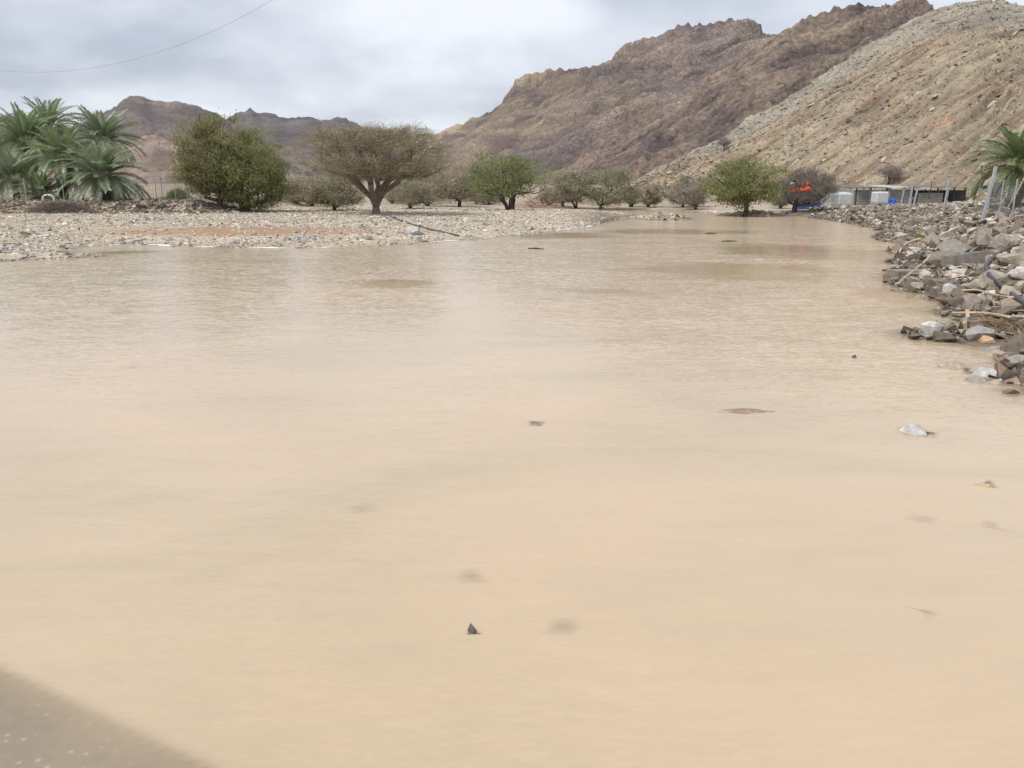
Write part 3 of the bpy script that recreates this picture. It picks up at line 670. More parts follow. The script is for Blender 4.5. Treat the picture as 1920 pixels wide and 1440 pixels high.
# stony bank below the date garden
X = np.stack([r_.uniform(-50, -15.5, 9000), r_.uniform(45.2, 53.0, 9000)], 1); z, s2, right, ter = ground_z(X, True)
k = r_.random(len(X)) < np.exp(-((X[:, 1] - 48.6) / 1.9) ** 2) * sstep(-15.5, -19, X[:, 0]); X, z = X[k], z[k]; n = len(X)
sz = np.clip(np.exp(r_.normal(-2.75, 0.5, n)), 0.03, 0.26); S = np.stack([sz * 1.3, sz, sz * 0.7], 1)
cc = np.array([[0.14, 0.112, 0.085], [0.20, 0.165, 0.125], [0.28, 0.24, 0.19], [0.46, 0.42, 0.36]])[r_.choice(4, n, p=[.4, .3, .18, .12])] * r_.uniform(0.8, 1.2, n)[:, None]
scatter('bank_stones', np.concatenate([X, (z + S[:, 2] * 0.3)[:, None]], 1), S, cc, r_, ground, tilt=0.4)
# islets
X = np.concatenate([np.array(c0) + r_.normal(0, 0.75, (900, 2)) * np.array([rx, ry]) for c0, rx, ry, h in isl[:1]] + [np.array(isl[1][0]) + r_.normal(0, 0.6, (500, 2)) * 2])
z = ground_z(X); k = z > 0.0; X = X[k]; z = z[k]; n = len(X); sz = np.clip(np.exp(r_.normal(-2.7, 0.45, n)), 0.03, 0.22); S = np.stack([sz * 1.3, sz, sz * 0.6], 1)
scatter('gravel', np.concatenate([X, z[:, None]], 1), S, pal[r_.integers(0, 7, n)] * 0.8, r_, ground)
# right bank
X = np.concatenate([land_points(36000, 7.5, 70, 20, 38, 1.3), land_points(14000, 4.5, 45, 38, 85, 1.3)])
z, s2, right, ter = ground_z(X, True)
keep = (s2 > -0.12) & (right > 0.02); X, z, s2 = X[keep], z[keep], s2[keep]; n = len(X); dd = np.hypot(X[:, 0], X[:, 1])
sz = np.clip(np.exp(r_.normal(-3.2, 0.6, n)), 0.015, 0.22) * (0.75 + 0.25 * sstep(8, 25, dd))
S = np.stack([sz * r_.uniform(0.9, 1.6, n), sz * r_.uniform(0.7, 1.1, n), sz * r_.uniform(0.4, 0.8, n)], 1)
pal2 = np.array([[0.235, 0.195, 0.152], [0.175, 0.145, 0.115], [0.32, 0.27, 0.215], [0.41, 0.37, 0.31], [0.52, 0.49, 0.44], [0.28, 0.20, 0.145], [0.135, 0.112, 0.09]])
cc = pal2[r_.choice(7, n, p=[.26, .2, .2, .13, .05, .06, .10])] * r_.uniform(0.8, 1.2, n)[:, None]
light = sstep(0.6, 1.0, z) * sstep(16, 26, dd); cc = mixc(cc, np.array([0.44, 0.41, 0.36]) * r_.uniform(0.8, 1.2, n)[:, None], light * (r_.random(n) < 0.6))
wet = sstep(0.10, 0.02, z); cc = cc * (1 - 0.3 * wet)[:, None]
P = np.concatenate([X, (z + S[:, 2] * 0.4)[:, None]], 1)
scatter('rubble', P, S, cc, r_, ground, tilt=0.45)
rub_me = [mesh_data('rubble_stone', HV, HT, M['rubble']) for HV, HT in HULLS]
X = land_points(2600, 8.5, 48, 21, 36, 1.15); z, s2, right, ter = ground_z(X, True)
keep = (s2 > 0.02) & (right > 0.2); X, z = X[keep][:290], z[keep][:290]
for k in range(len(X)):
    dd = np.hypot(*X[k]); a = float(np.clip(np.exp(r_.normal(-2.2, 0.4)), 0.06, 0.22)) * (0.55 + 0.45 * min(1, dd / 18))
    o = link('stone', rub_me[int(r_.integers(0, 16))], ground); S1 = np.array([a * r_.uniform(0.9, 1.5), a * r_.uniform(.7, 1.0), a * r_.uniform(.45, .8)])
    o.location = (X[k, 0], X[k, 1], z[k] + S1[2] * 0.35); o.scale = S1; o.rotation_euler = (r_.normal(0, .35), r_.normal(0, .35), r_.uniform(0, 6.28))
# single rocks one can name
named = [
    (775, 441, 0.62, 0.5, 0.36, 'white_rock', 'pale grey rounded boulder on the gravel beside the black hose'),
    (792, 441, 0.16, 0.14, 0.10, 'dark_rock', 'small dark stone touching the pale grey boulder on the gravel'),
    (1716, 476, 0.36, 0.24, 0.20, 'white_rock', 'white stone at the water edge below the green tuft'),
    (1745, 631, 0.26, 0.24, 0.20, 'white_rock', 'white angular rock at the tip of the stony spit'),
    (1771, 636, 0.19, 0.16, 0.11, 'tan_rock', 'brown rounded rock second from the tip of the stony spit'),
    (1836, 634, 0.42, 0.26, 0.17, 'grey_rock', 'large blue-grey marbled rock on the stony spit'),
    (1849, 644, 0.19, 0.16, 0.11, 'orange_rock', 'ochre angular rock below the blue-grey marbled rock'),
    (1780, 552, 0.24, 0.22, 0.20, 'white_rock', 'pale grey broken rock standing above the waterline left of the hose'),
    (1868, 668, 0.26, 0.16, 0.08, 'tan_rock', 'flat tan slab at the waterline by the right frame edge'),
    (1902, 682, 0.32, 0.20, 0.10, 'grey_rock', 'speckled grey slab low on the right shore'),
    (1788, 478, 0.72, 0.6, 0.42, 'conc', 'big dark block-shaped boulder with pale dry leaves on top'),
    (1766, 500, 0.6, 0.5, 0.36, 'rubble', 'rough brown boulder left of the hollow concrete block'),
    (1845, 462, 0.5, 0.4, 0.50, 'rubble', 'tall leaning dark slab above the hollow concrete block'),
    (1873, 470, 0.42, 0.36, 0.30, 'rubble', 'pointed brown rock right of the leaning dark slab'),
    (1897, 500, 0.55, 0.4, 0.26, 'rubble', 'wide brown boulder beside the bend of the black hose'),
    (1905, 520, 0.32, 0.2, 0.14, 'white_rock', 'smooth pale oval stone inside the bend of the hose'),
    (1835, 545, 0.34, 0.3, 0.22, 'rubble', 'brown boulder left of the lower hose'),
    (1820, 575, 0.32, 0.28, 0.22, 'rubble', 'dark brown rock under the long thin stick'),
]
for i, (px_, py_, w_, d_, h_, mk, lab) in enumerate(named):
    p = on_ground(px_, py_)
    o = one_rock('boulder', p, w_, d_, h_ * 0.85, mk, 500 + i, sink=h_ * 1.15, rz=0.5 * math.sin(i * 1.7)); tag(o, lab, 'rock')

# pale strip where the slack water meets the gravel
fb = MB()
seg = shore_left[9:21]
tt = np.linspace(0, len(seg) - 1, 260); pts = np.stack([np.interp(tt, np.arange(len(seg)), seg[:, 0]), np.interp(tt, np.arange(len(seg)), seg[:, 1])], 1)
for it in range(8):   # walk every sample on to the waterline itself
    zz_ = ground_z(pts); e_ = 0.05
    gx = (ground_z(pts + [e_, 0]) - ground_z(pts - [e_, 0])) / (2 * e_); gy = (ground_z(pts + [0, e_]) - ground_z(pts - [0, e_])) / (2 * e_)
    gg = np.maximum(gx * gx + gy * gy, 0.002); stp = np.stack([gx, gy], 1) * (-zz_ / gg)[:, None]; pts = pts + np.clip(stp, -0.15, 0.15) * 0.7
pts[1:-1] = (pts[:-2] + 2 * pts[1:-1] + pts[2:]) / 4
wid = np.clip(0.06 + 0.20 * fbm(np.stack([tt * 1.7, tt * 0 + 0.4], 1), 4, 0.6, seed=71), 0.004, 0.2)
fb.tube(np.concatenate([pts - [0, 0.05], np.full((260, 1), 0.004)], 1), wid, 6)
V = np.concatenate(fb.v); V[:, 2] = 0.004 + (V[:, 2] - 0.004) * 0.14
pale_strip = mesh_obj('pale_strip', V, [np.concatenate(fb.q)], M['pale_strip'], smooth=True); tag(pale_strip, 'thin white line along the edge of the gravel bank', 'pale_strip', kind='stuff')

# ------------------------------------------------------------------ trees
def quads_from(Pc, D, Wd, Ln, W2):
    """Pc centres, D long direction, Wd cross direction -> quads"""
    a = D * Ln[:, None] / 2; b_ = Wd * W2[:, None] / 2
    V = np.stack([Pc - a - b_ * 0.7, Pc - a * 0.1 + b_ * -1.0, Pc + a, Pc - a * 0.1 + b_], 1).reshape(-1, 3)
    F = np.arange(len(V)).reshape(-1, 4); return V, F
def unit(v): return v / (np.linalg.norm(v, axis=-1, keepdims=True) + 1e-9)
def grow(stems, targets, r_, base_r, bend=0.25):
    """every target is joined to the growing skeleton where that is cheapest; returns positions, parents, radii"""
    pos = [np.zeros(3)]; par = [-1]; plen = [0.0]; sid = [-1]
    for si, st in enumerate(stems):
        last = 0
        for p in st:
            pos.append(np.array(p, float)); par.append(last); sid.append(si); plen.append(plen[last] + np.linalg.norm(pos[-1] - pos[last])); last = len(pos) - 1
    order = np.argsort(np.linalg.norm(targets, axis=1)); ends = []
    for i in order:
        tg = targets[i]; A = np.array(pos); d_ = np.linalg.norm(A - tg, axis=1); cost = d_ + 0.28 * np.array(plen); cost[0] += 9; cost += 2.0 * np.maximum(A[:, 2] - tg[2], 0)
        j = int(np.argmin(cost)); a = A[j]; L_ = d_[j]; k = max(2, min(6, int(L_ / 0.35))); last = j
        ctl = (a + tg) / 2 + np.array([0, 0, -0.12 * L_]) + r_.normal(0, 0.10 * L_, 3)
        for s_ in range(1, k + 1):
            f_ = s_ / k; p = (1 - f_) ** 2 * a + 2 * f_ * (1 - f_) * ctl + f_ ** 2 * tg
            if s_ < k: p = p + r_.normal(0, 0.03, 3) * min(1.0, L_)
            pos.append(p); par.append(last); sid.append(sid[last]); plen.append(plen[last] + np.linalg.norm(p - pos[last])); last = len(pos) - 1
        ends.append(last)
    n = len(pos); cnt = np.zeros(n)
    for e_ in ends: cnt[e_] += 1
    for i in range(n - 1, 0, -1): cnt[par[i]] += cnt[i]
    cnt = np.maximum(cnt, 1); rad = base_r * (cnt / max(len(ends), 1)) ** 0.55
    return np.array(pos), np.array(par), np.maximum(rad, 0.006), np.array(sid)
def skeleton_mesh(pos, par, rad, sel, k=6):
    I = np.where(sel & (par >= 0))[0]; a, b_ = pos[par[I]], pos[I]; ra = np.minimum(rad[par[I]], rad[I] * 1.35); rb = rad[I]
    T = unit(b_ - a); up = np.where(np.abs(T[:, 2:3]) < 0.9, np.array([[0, 0, 1.0]]), np.array([[1.0, 0, 0]])); A = unit(np.cross(T, up)); B = np.cross(T, A)
    b_ = b_ + T * rb[:, None] * 0.4
    an = np.arange(k) * 2 * np.pi / k; ring = A[:, None] * np.cos(an)[None, :, None] + B[:, None] * np.sin(an)[None, :, None]
    V = np.concatenate([a[:, None] + ring * ra[:, None, None], b_[:, None] + ring * rb[:, None, None]], 1).reshape(-1, 3)
    q = np.array([[j, (j + 1) % k, k + (j + 1) % k, k + j] for j in range(k)])
    F = (q[None] + (np.arange(len(I)) * 2 * k)[:, None, None]).reshape(-1, 4); return V, F
FOL = {
    'olive_twig': leafy('olive_twig', (0.25, 0.218, 0.155), (0.42, 0.370, 0.272), 0.15),
    'olive_leaf': leafy('olive_leaf', (0.20, 0.195, 0.11), (0.36, 0.335, 0.20), 0.5),
    'green_leaf': leafy('green_leaf', (0.165, 0.205, 0.075), (0.33, 0.36, 0.155), 0.5),
    'ghaf_leaf': leafy('ghaf_leaf', (0.185, 0.185, 0.085), (0.38, 0.355, 0.18), 0.5),
    'grey_leaf': leafy('grey_leaf', (0.20, 0.21, 0.12), (0.37, 0.37, 0.235), 0.5),
    'pink_twig': leafy('pink_twig', (0.220, 0.182, 0.163), (0.363, 0.314, 0.281), 0.1),
    'brown_twig': leafy('brown_twig', (0.172, 0.149, 0.124), (0.287, 0.255, 0.213), 0.1),
    'red_twig': leafy('red_twig', (0.20, 0.115, 0.08), (0.32, 0.20, 0.14), 0.1),
    'palm': leafy('palm_leaflet', (0.14, 0.195, 0.085), (0.29, 0.355, 0.185), 0.35, 0.06),
    'palm_blue': leafy('palm_leaflet_bluish', (0.165, 0.215, 0.12), (0.33, 0.385, 0.24), 0.35, 0.07),
    'palm_green': leafy('palm_leaflet_fresh', (0.13, 0.175, 0.06), (0.25, 0.30, 0.13), 0.4, 0.12),
    'palm_dead': leafy('palm_leaflet_dry', (0.20, 0.145, 0.095), (0.36, 0.28, 0.18), 0.15),
    'grass': leafy('grass_blade', (0.157, 0.255, 0.068), (0.299, 0.399, 0.135), 0.5),
}
def tree(name, label, cat, base, crown, kind, seed, stems=4, trunk_h=0.5, base_r=0.2, n_t=120, n_leaf=9000, fol=('green_leaf',), leaf=(0.11, 0.045), bark='bark', lump=0.2, out_bias=0.5, spread=0.30, shell=2.4, group=None, flat=0.0, stem_r=0.55):
    """crown = (rx, ry, z_low, z_mid, z_top, dx): extents measured from the base"""
    r_ = np.random.default_rng(seed); rx, ry, zl, zm, zt, dxc = crown
    root = empty(name, base); tag(root, label, cat, group)
    def pts_in(n, sh):
        d_ = unit(r_.normal(size=(n, 3))); rr_ = r_.random(n) ** (1 / sh); lumpf = 1 + lump * fbm(d_ * 1.9 + seed * 3.1, 3, 0.6, seed=seed)
        p = d_ * (rr_ * lumpf)[:, None]
        q = p.copy(); q[:, 0] = p[:, 0] * rx + dxc; q[:, 1] = p[:, 1] * ry
        rad2 = np.clip(np.hypot(p[:, 0], p[:, 1]), 0, 1)
        up_ = p[:, 2] >= 0; pz = np.abs(p[:, 2]) ** np.where(up_, 1 - 0.3 * flat, 1 - 0.5 * flat)
        q[:, 2] = np.where(up_, zm + pz * (zt - zm), zm - pz * (zm - zl))
        return q, d_
    T, _ = pts_in(n_t, shell)
    st = []
    for i in range(stems):
        a = i * 2 * math.pi / stems + r_.uniform(-0.4, 0.4); rr_ = r_.uniform(0.25, 0.5) * min(rx, 3.0) * stem_r; hh = zl * r_.uniform(0.85, 1.15) + 0.1
        e_ = np.array([math.cos(a) * rr_ + dxc * 0.3, math.sin(a) * rr_, max(hh, trunk_h + 0.2)]); b0 = np.array([0, 0, trunk_h]) if trunk_h > 0.15 else np.array([math.cos(a) * base_r * 0.8, math.sin(a) * base_r * 0.8, 0.05])
        path = [b0 * 0.5 + r_.normal(0, 0.03, 3) * [1, 1, 0], b0] if trunk_h > 0.15 else [b0]
        for f_ in (0.3, 0.6, 0.85, 1.0):
            p = b0 + (e_ - b0) * np.array([f_ ** 1.25, f_ ** 1.25, f_ ** 0.9]); path.append(p + r_.normal(0, 0.05, 3))
        st.append(path)
    pos, par, rad, sid = grow(st, T, r_, base_r)
    pos[0] = (0, 0, -0.15)
    near = np.linalg.norm(pos * np.array([1, 1, 0.8]), axis=1); thick = rad > base_r * (0.25 if n_t > 140 else 0.42)
    rad = rad * (1 + 0.35 * np.exp(-np.maximum(pos[:, 2], 0) / 0.25) * thick)
    low = pos[:, 2] <= trunk_h + 0.02 if n_t > 140 else np.ones(len(pos), bool)
    for i in range(1, len(pos)): low[i] = low[i] and low[par[i]]
    V, F = skeleton_mesh(pos, par, rad, thick & low, 9); mesh_obj('trunk', V, F, M[bark], root, True)
    comp = np.arange(len(pos))
    for i in range(1, len(pos)): comp[i] = i if low[par[i]] else comp[par[i]]
    for si in np.unique(comp[thick & ~low]):
        V, F = skeleton_mesh(pos, par, rad, thick & ~low & (comp == si), 8); mesh_obj('limb', V, F, M[bark], root, True)
    V, F = skeleton_mesh(pos, par, rad, ~thick, 4); tag(mesh_obj('branches', V, F, M[bark], root, True), kind='stuff')
    # foliage gathers round the branch ends
    Tn, dn = pts_in(int(n_t * 1.5), 3.2); cl = np.concatenate([T, Tn]); w_ = r_.uniform(0.2, 1.8, len(cl)) * np.where(fbm(cl * 0.9, 2, seed=seed + 5) > 0.22, 0.12, 1)
    k = r_.choice(len(cl), n_leaf, p=w_ / w_.sum())
    Pc = cl[k] + r_.normal(0, 1, (n_leaf, 3)) * spread * np.array([1, 1, 0.62]) * r_.uniform(0.4, 1.2, (n_leaf, 1))
    ctr = np.array([dxc, 0, zl]); outv = unit(Pc - ctr)
    D = unit((r_.normal(0, 1, (n_leaf, 3)) + out_bias * 2 * outv) * np.array([1, 1, 1 - 0.45 * flat]) + np.array([0, 0, 0.25])); Wd = unit(np.cross(D, r_.normal(0, 1, (n_leaf, 3))))
    Ln = leaf[0] * np.exp(r_.normal(0, 0.35, n_leaf)); W2 = leaf[1] * np.exp(r_.normal(0, 0.3, n_leaf))
    tone = np.clip(0.5 + 0.35 * r_.normal(size=len(cl))[k] + 0.25 * r_.normal(size=n_leaf), 0, 1)
    ng = len(fol); gsel = r_.integers(0, ng, n_leaf) if ng > 1 else np.zeros(n_leaf, int)
    for gi, fm in enumerate(fol):
        J = gsel == gi; V, F = quads_from(Pc[J], D[J], Wd[J], Ln[J], W2[J])
        tag(mesh_obj('crown', V, F, FOL[fm], root, False, {'v': np.repeat(tone[J], 4)}), kind='stuff')
    return root
def px_tree(name, label, cat, bx, by, x0, x1, y0, y1, ymid=None, depth_ratio=0.9, **kw):
    """measure a tree from its foot and the limits of its crown in the photograph"""
    b_ = on_ground(bx, by); _, _, dd = project(np.array(b_)); s_ = float(dd) / FPX
    rx = (x1 - x0) / 2 * s_; dxc = ((x0 + x1) / 2 - bx) * s_; ymid = ymid if ymid is not None else y0 + (y1 - y0) * 0.6
    cr = (rx, rx * depth_ratio, max(0.05, (by - y1) * s_), (by - ymid) * s_, (by - y0) * s_, dxc)
    kw.setdefault('spread', 0.16 * rx * 0.5 + 0.12)
    return tree(name, label, cat, b_, cr, **kw)

MT = 'acacias and shrubs scattered over the far bank'
px_tree('umbrella_acacia', 'wide flat-topped umbrella acacia with grey-olive twigs, tallest tree on the gravel bank', 'tree', 705, 402, 558, 850, 246, 336, 292, kind='u', seed=11, stems=8, trunk_h=0.38, base_r=0.42, n_t=360, n_leaf=44000, bark='bark_pale',
        fol=('olive_twig', 'olive_twig', 'olive_twig', 'olive_leaf'), leaf=(0.34, 0.017), flat=1.0, lump=0.16, out_bias=0.7, spread=0.28, shell=2.2, stem_r=1.25)
px_tree('ghaf_tree', 'tall dense olive-green tree rising behind the bright green shrub', 'tree', 414, 389, 332, 470, 222, 372, 312, kind='g', seed=12, stems=4, trunk_h=0.8, base_r=0.24, n_t=170, n_leaf=28000, fol=('ghaf_leaf', 'ghaf_leaf', 'olive_leaf'), leaf=(0.15, 0.05), lump=0.38, spread=0.30)
px_tree('leafy_shrub', 'broad bright green shrub drooping to the ground right of the date palms', 'shrub', 462, 396, 392, 545, 248, 394, 335, kind='g', seed=13, stems=5, trunk_h=0.2, base_r=0.2, n_t=190, n_leaf=27000, fol=('ghaf_leaf', 'green_leaf'), leaf=(0.15, 0.05), lump=0.36, spread=0.30)
px_tree('green_acacia', 'green round-crowned tree with several dark trunks right of the umbrella acacia', 'tree', 955, 394, 870, 1025, 290, 372, 340, kind='g', seed=14, stems=5, trunk_h=0.15, base_r=0.26, n_t=170, n_leaf=15000, fol=('green_leaf', 'green_leaf', 'grey_leaf'), leaf=(0.15, 0.05), lump=0.28, bark='bark_dark')
px_tree('green_acacia', 'dark green leafy tree standing at the far water edge', 'tree', 1398, 406, 1320, 1458, 298, 388, 350, kind='g', seed=15, stems=4, trunk_h=0.9, base_r=0.26, n_t=170, n_leaf=17000, fol=('ghaf_leaf', 'green_leaf'), leaf=(0.15, 0.05), lump=0.3, bark='bark_dark')
px_tree('bare_acacia', 'grey-brown leafless acacia holding a torn orange cloth', 'tree', 1489, 398, 1456, 1562, 320, 386, 355, kind='b', seed=16, stems=5, trunk_h=0.9, base_r=0.2, n_t=150, n_leaf=12000, fol=('brown_twig', 'brown_twig', 'pink_twig'), leaf=(0.42, 0.016), lump=0.14, bark='bark_dark')
mids = [
    ('small_acacia', 'small olive acacia on one thin trunk left of the umbrella acacia', 627, 395, 574, 690, 338, 384, 'olive_leaf', 'olive_twig', 21, 2, 0.4, 8500),
    ('small_acacia', 'low olive acacia with dark forked stems behind the small thin-trunked acacia', 584, 387, 528, 640, 333, 378, 'olive_leaf', 'olive_twig', 22, 3, 0.1, 7500),
    ('small_acacia', 'twin-stemmed low acacia just right of the umbrella acacia trunk', 770, 391, 735, 815, 338, 384, 'olive_twig', 'grey_leaf', 23, 2, 0.4, 6500),
    ('small_acacia', 'low spreading acacia with five dark limbs right of the umbrella acacia', 802, 386, 750, 862, 332, 380, 'olive_twig', 'olive_leaf', 24, 5, 0.05, 8500),
    ('small_acacia', 'greyish acacia on a leaning trunk left of the green round-crowned tree', 862, 388, 815, 905, 326, 380, 'olive_leaf', 'olive_twig', 25, 1, 0.5, 8000),
    ('small_acacia', 'grey dull acacia left of the pale feathery green tree', 1080, 391, 1032, 1112, 322, 380, 'grey_leaf', 'olive_twig', 26, 5, 0.1, 8500),
    ('small_acacia', 'pale feathery green tree leaning right on the far gravel tip', 1126, 393, 1094, 1196, 316, 386, 'grey_leaf', 'grey_leaf', 27, 3, 0.3, 9500),
    ('small_acacia', 'low acacia peeping out between the two grey and green trees', 1055, 388, 1025, 1072, 342, 382, 'olive_twig', 'brown_twig', 28, 3, 0.2, 3500),
    ('small_acacia', 'small round olive shrub at the foot of the grey rock band', 1216, 389, 1193, 1243, 348, 383, 'grey_leaf', 'olive_twig', 29, 3, 0.2, 4200),
    ('small_acacia', 'wide olive acacia left of the pinkish bare bush', 1280, 389, 1236, 1325, 334, 380, 'olive_leaf', 'brown_twig', 30, 3, 0.3, 7000),
    ('bare_bush', 'pinkish leafless bush left of the dark green waterside tree', 1304, 393, 1264, 1328, 345, 387, 'pink_twig', 'pink_twig', 31, 3, 0.2, 6000),
    ('bare_bush', 'thin grey bush partly hidden between the waterside tree and the orange cloth acacia', 1463, 391, 1438, 1484, 350, 386, 'brown_twig', 'olive_twig', 32, 3, 0.2, 3800),
    ('small_acacia', 'dim grey bush in the gap behind the green round-crowned tree', 917, 384, 885, 950, 345, 381, 'brown_twig', 'olive_twig', 33, 3, 0.2, 4200),
    ('small_acacia', 'distant low bush left of the umbrella acacia crown', 553, 381, 535, 580, 345, 380, 'olive_twig', 'olive_leaf', 34, 3, 0.1, 3000),
    ('small_acacia', 'distant brown bush right of the leaning-trunk acacia', 893, 383, 868, 915, 340, 380, 'olive_twig', 'brown_twig', 35, 2, 0.2, 3000),
    ('small_acacia', 'distant grey bush behind the twin-stemmed low acacia', 735, 382, 712, 768, 345, 380, 'grey_leaf', 'olive_twig', 36, 2, 0.2, 3000),
    ('small_acacia', 'thin low bush between the green tree and the grey dull acacia', 1030, 385, 1008, 1050, 352, 382, 'brown_twig', 'olive_twig', 37, 3, 0.1, 2600),
    ('small_acacia', 'small olive bush between pale feathery tree and round shrub', 1182, 388, 1166, 1204, 352, 384, 'olive_twig', 'grey_leaf', 38, 3, 0.1, 2600),
]
for nm, lab, bx, by, x0, x1, y0, y1, f1, f2, sd_, stm, th, nl in mids:
    tw = 'twig' in f1
    px_tree(nm, lab, 'bush' if 'bush' in lab or 'shrub' in lab else 'tree', bx, by, x0, x1, y0, y1, kind='s', seed=sd_, stems=stm, trunk_h=th, base_r=0.13, n_t=90, n_leaf=int(nl * 1.05), fol=(f1, f2, 'olive_twig'), leaf=(0.34, 0.02) if tw else (0.2, 0.045), lump=0.25 + 0.05 * (sd_ % 5), bark='bark_dark', group=MT, flat=0.15 * (sd_ % 6))
# bushes clinging to the hillside
def on_hill(px_, py_):
    q = (px_h - px_) ** 2 + (py_h - py_) ** 2 + (hG['t'] > 1) * 1e6; return Vector(hV[int(np.argmin(q))])
for i, (bx, by, w_, h_, lab) in enumerate([(1666, 346, 52, 34, 'pinkish leafless bush on the hillside above the shed'), (1357, 282, 24, 24, 'small grey bush on the grey rock band of the hillside'), (1590, 236, 12, 14, 'tiny dry bush halfway up the hillside'), (1430, 160, 12, 14, 'tiny dry bush high on the brown slope edge')]):
    p = on_hill(bx, by); _, _, dd = project(np.array(p)); s_ = float(dd) / FPX
    tree('hillside_bush', lab, 'bush', p, (w_ / 2 * s_, w_ / 2 * s_, h_ * 0.35 * s_, h_ * 0.6 * s_, h_ * s_, 0), 's', 40 + i, stems=3, trunk_h=0.3, base_r=0.1, n_t=60, n_leaf=2600 if i < 2 else 700, fol=('pink_twig',), leaf=(0.4, 0.022), bark='bark_dark', spread=0.25, group='bushes on the hillside')

# ------------------------------------------------------------------ date palms
def frond_mesh(name, L_, droop, fol, n=58, wl=0.56, seed=0):
    """one feather leaf: stalk along +X arching down, folded leaflets both sides"""
    r_ = np.random.default_rng(seed); t_ = np.linspace(0, 1, 9); ang = -droop * t_ ** 1.4
    xs = np.concatenate([[0], np.cumsum(np.cos((ang[1:] + ang[:-1]) / 2) / 8)]) * L_; zs = np.concatenate([[0], np.cumsum(np.sin((ang[1:] + ang[:-1]) / 2) / 8)]) * L_
    Vs, Fs, tone = [], [], []; k = 0
    for i in range(9):
        wd_ = 0.035 * (1 - 0.8 * t_[i]) * (L_ / 3)
        Vs += [(xs[i], -wd_, zs[i]), (xs[i], wd_, zs[i])]; tone += [0.9, 0.9]
        if i: Fs.append([2 * i - 2, 2 * i, 2 * i + 1, 2 * i - 1])
    k = 18
    for j in range(n):
        f_ = 0.14 + 0.86 * j / (n - 1); x = np.interp(f_, t_, xs); z_ = np.interp(f_, t_, zs); a = np.interp(f_, t_, ang)
        ll = wl * (0.55 + 0.45 * math.sin(math.pi * min(1, 0.15 + f_ * 0.9))) * (L_ / 3) * r_.uniform(0.85, 1.15); fw = 0.75 + 0.6 * f_
        for s_ in (-1, 1):
            dv = np.array([math.cos(a) * fw * 0.55 - 0.3 * math.sin(a) * 0, s_ * 0.75, 0.38 + math.sin(a) * fw * 0.5 - 0.25 * r_.random()]); dv /= np.linalg.norm(dv)
            p0 = np.array([x, s_ * 0.01, z_]); tip = p0 + dv * ll + np.array([0, 0, -0.10 * ll]); w_ = 0.033 * (L_ / 3)
            tx = np.array([math.cos(a), 0, math.sin(a)]) * w_; midp = p0 + dv * ll * 0.5 + np.array([0, 0, 0.02])
            Vs += [p0 - tx * 0.5, midp - tx, tip, midp + tx]; c_ = float(np.clip(r_.normal(0.5, 0.22), 0, 1)); tone += [c_] * 4
            Fs.append([k, k + 1, k + 2, k + 3]); k += 4
    return mesh_data(name, np.array(Vs), np.array(Fs), FOL[fol], False, {'v': np.array(tone)})
FR = {f: [frond_mesh('frond_' + f, 3.0, dr, f, seed=i) for i, dr in enumerate((0.55, 0.8, 1.05, 1.35))] for f in ('palm', 'palm_blue', 'palm_green', 'palm_dead')}
def palm(label, base, height, L_, nf, fol, seed, dead=8, trunk_r=0.2, low=-0.35, name='date_palm'):
    r_ = np.random.default_rng(seed); root = empty(name, base); tag(root, label, 'palm tree', 'date palms')
    b_ = MB(); nz = max(6, int(height / 0.13)); lean = r_.normal(0, 0.04, 2); P, R = [], []
    for i in range(nz + 1):
        f_ = i / nz; P.append((lean[0] * f_ * height, lean[1] * f_ * height, -0.2 + f_ * (height + 0.2))); R.append(trunk_r * (1.15 - 0.25 * f_) * (1.0 + (0.16 if i % 2 else -0.06)))
    b_.tube(P, R, 9); b_.build('trunk', M['palm_trunk'], root)
    top = Vector(P[-1])
    hb = MB(); k = 10
    for i in range(k):
        a = i * 2 * math.pi / k; hb.tube([np.array(top) + np.array([0.1 * math.cos(a), 0.1 * math.sin(a), -0.35]), np.array(top) + np.array([0.26 * math.cos(a), 0.26 * math.sin(a), 0.25])], [0.07, 0.03], 5)
    hb.build('leaf_bases', M['wood'], root)
    nf = int(nf * 1.35)
    for i in range(nf):
        f_ = (i + 0.5) / nf; el = math.asin(min(1, 1 - f_ * (1 - low) + 0.0)) if True else 0; el = 1.35 - f_ * (1.35 - low) + r_.normal(0, 0.08)
        az_ = i * 2.39996 + r_.normal(0, 0.12); v = min(3, int(f_ * 2.6 + r_.random() * 1.2))
        o = link('frond', FR[fol][v], root); s_ = L_ / 3 * r_.uniform(0.88, 1.08) * (0.72 + 0.28 * min(1, f_ * 3)); o.scale = (s_, s_, s_)
        o.location = top + Vector((0.12 * math.cos(az_), 0.12 * math.sin(az_), 0.15 - 0.25 * f_)); o.rotation_euler = (r_.normal(0, 0.18), -el, az_)
    for i in range(dead):
        az_ = i * 2.39996 + 1; o = link('dead_frond', FR['palm_dead'][1], root); s_ = L_ / 3 * r_.uniform(0.55, 0.8); o.scale = (s_, s_, s_)
        o.location = top + Vector((0.15 * math.cos(az_), 0.15 * math.sin(az_), -0.2)); o.rotation_euler = (r_.normal(0, 0.2), r_.uniform(0.95, 1.3), az_)
    return root
def px_palm(label, bx, by, hx_y, span, nf, fol, seed, dist=None, **kw):
    """bx,by foot; hx_y crown centre row; span half width of the crown in pixels"""
    p = on_ground(bx, by); 
    if dist is not None:
        p = Vector(((bx - 960) / FPX * cp * dist, dist, 0)); p.z = gz(p.x, p.y)
    _, py_, dd = project(np.array(p)); s_ = float(dd) / FPX
    return palm(label, p, max(0.25, (float(py_) - hx_y) * s_), span * s_ * 1.15, nf, fol, seed, **kw)
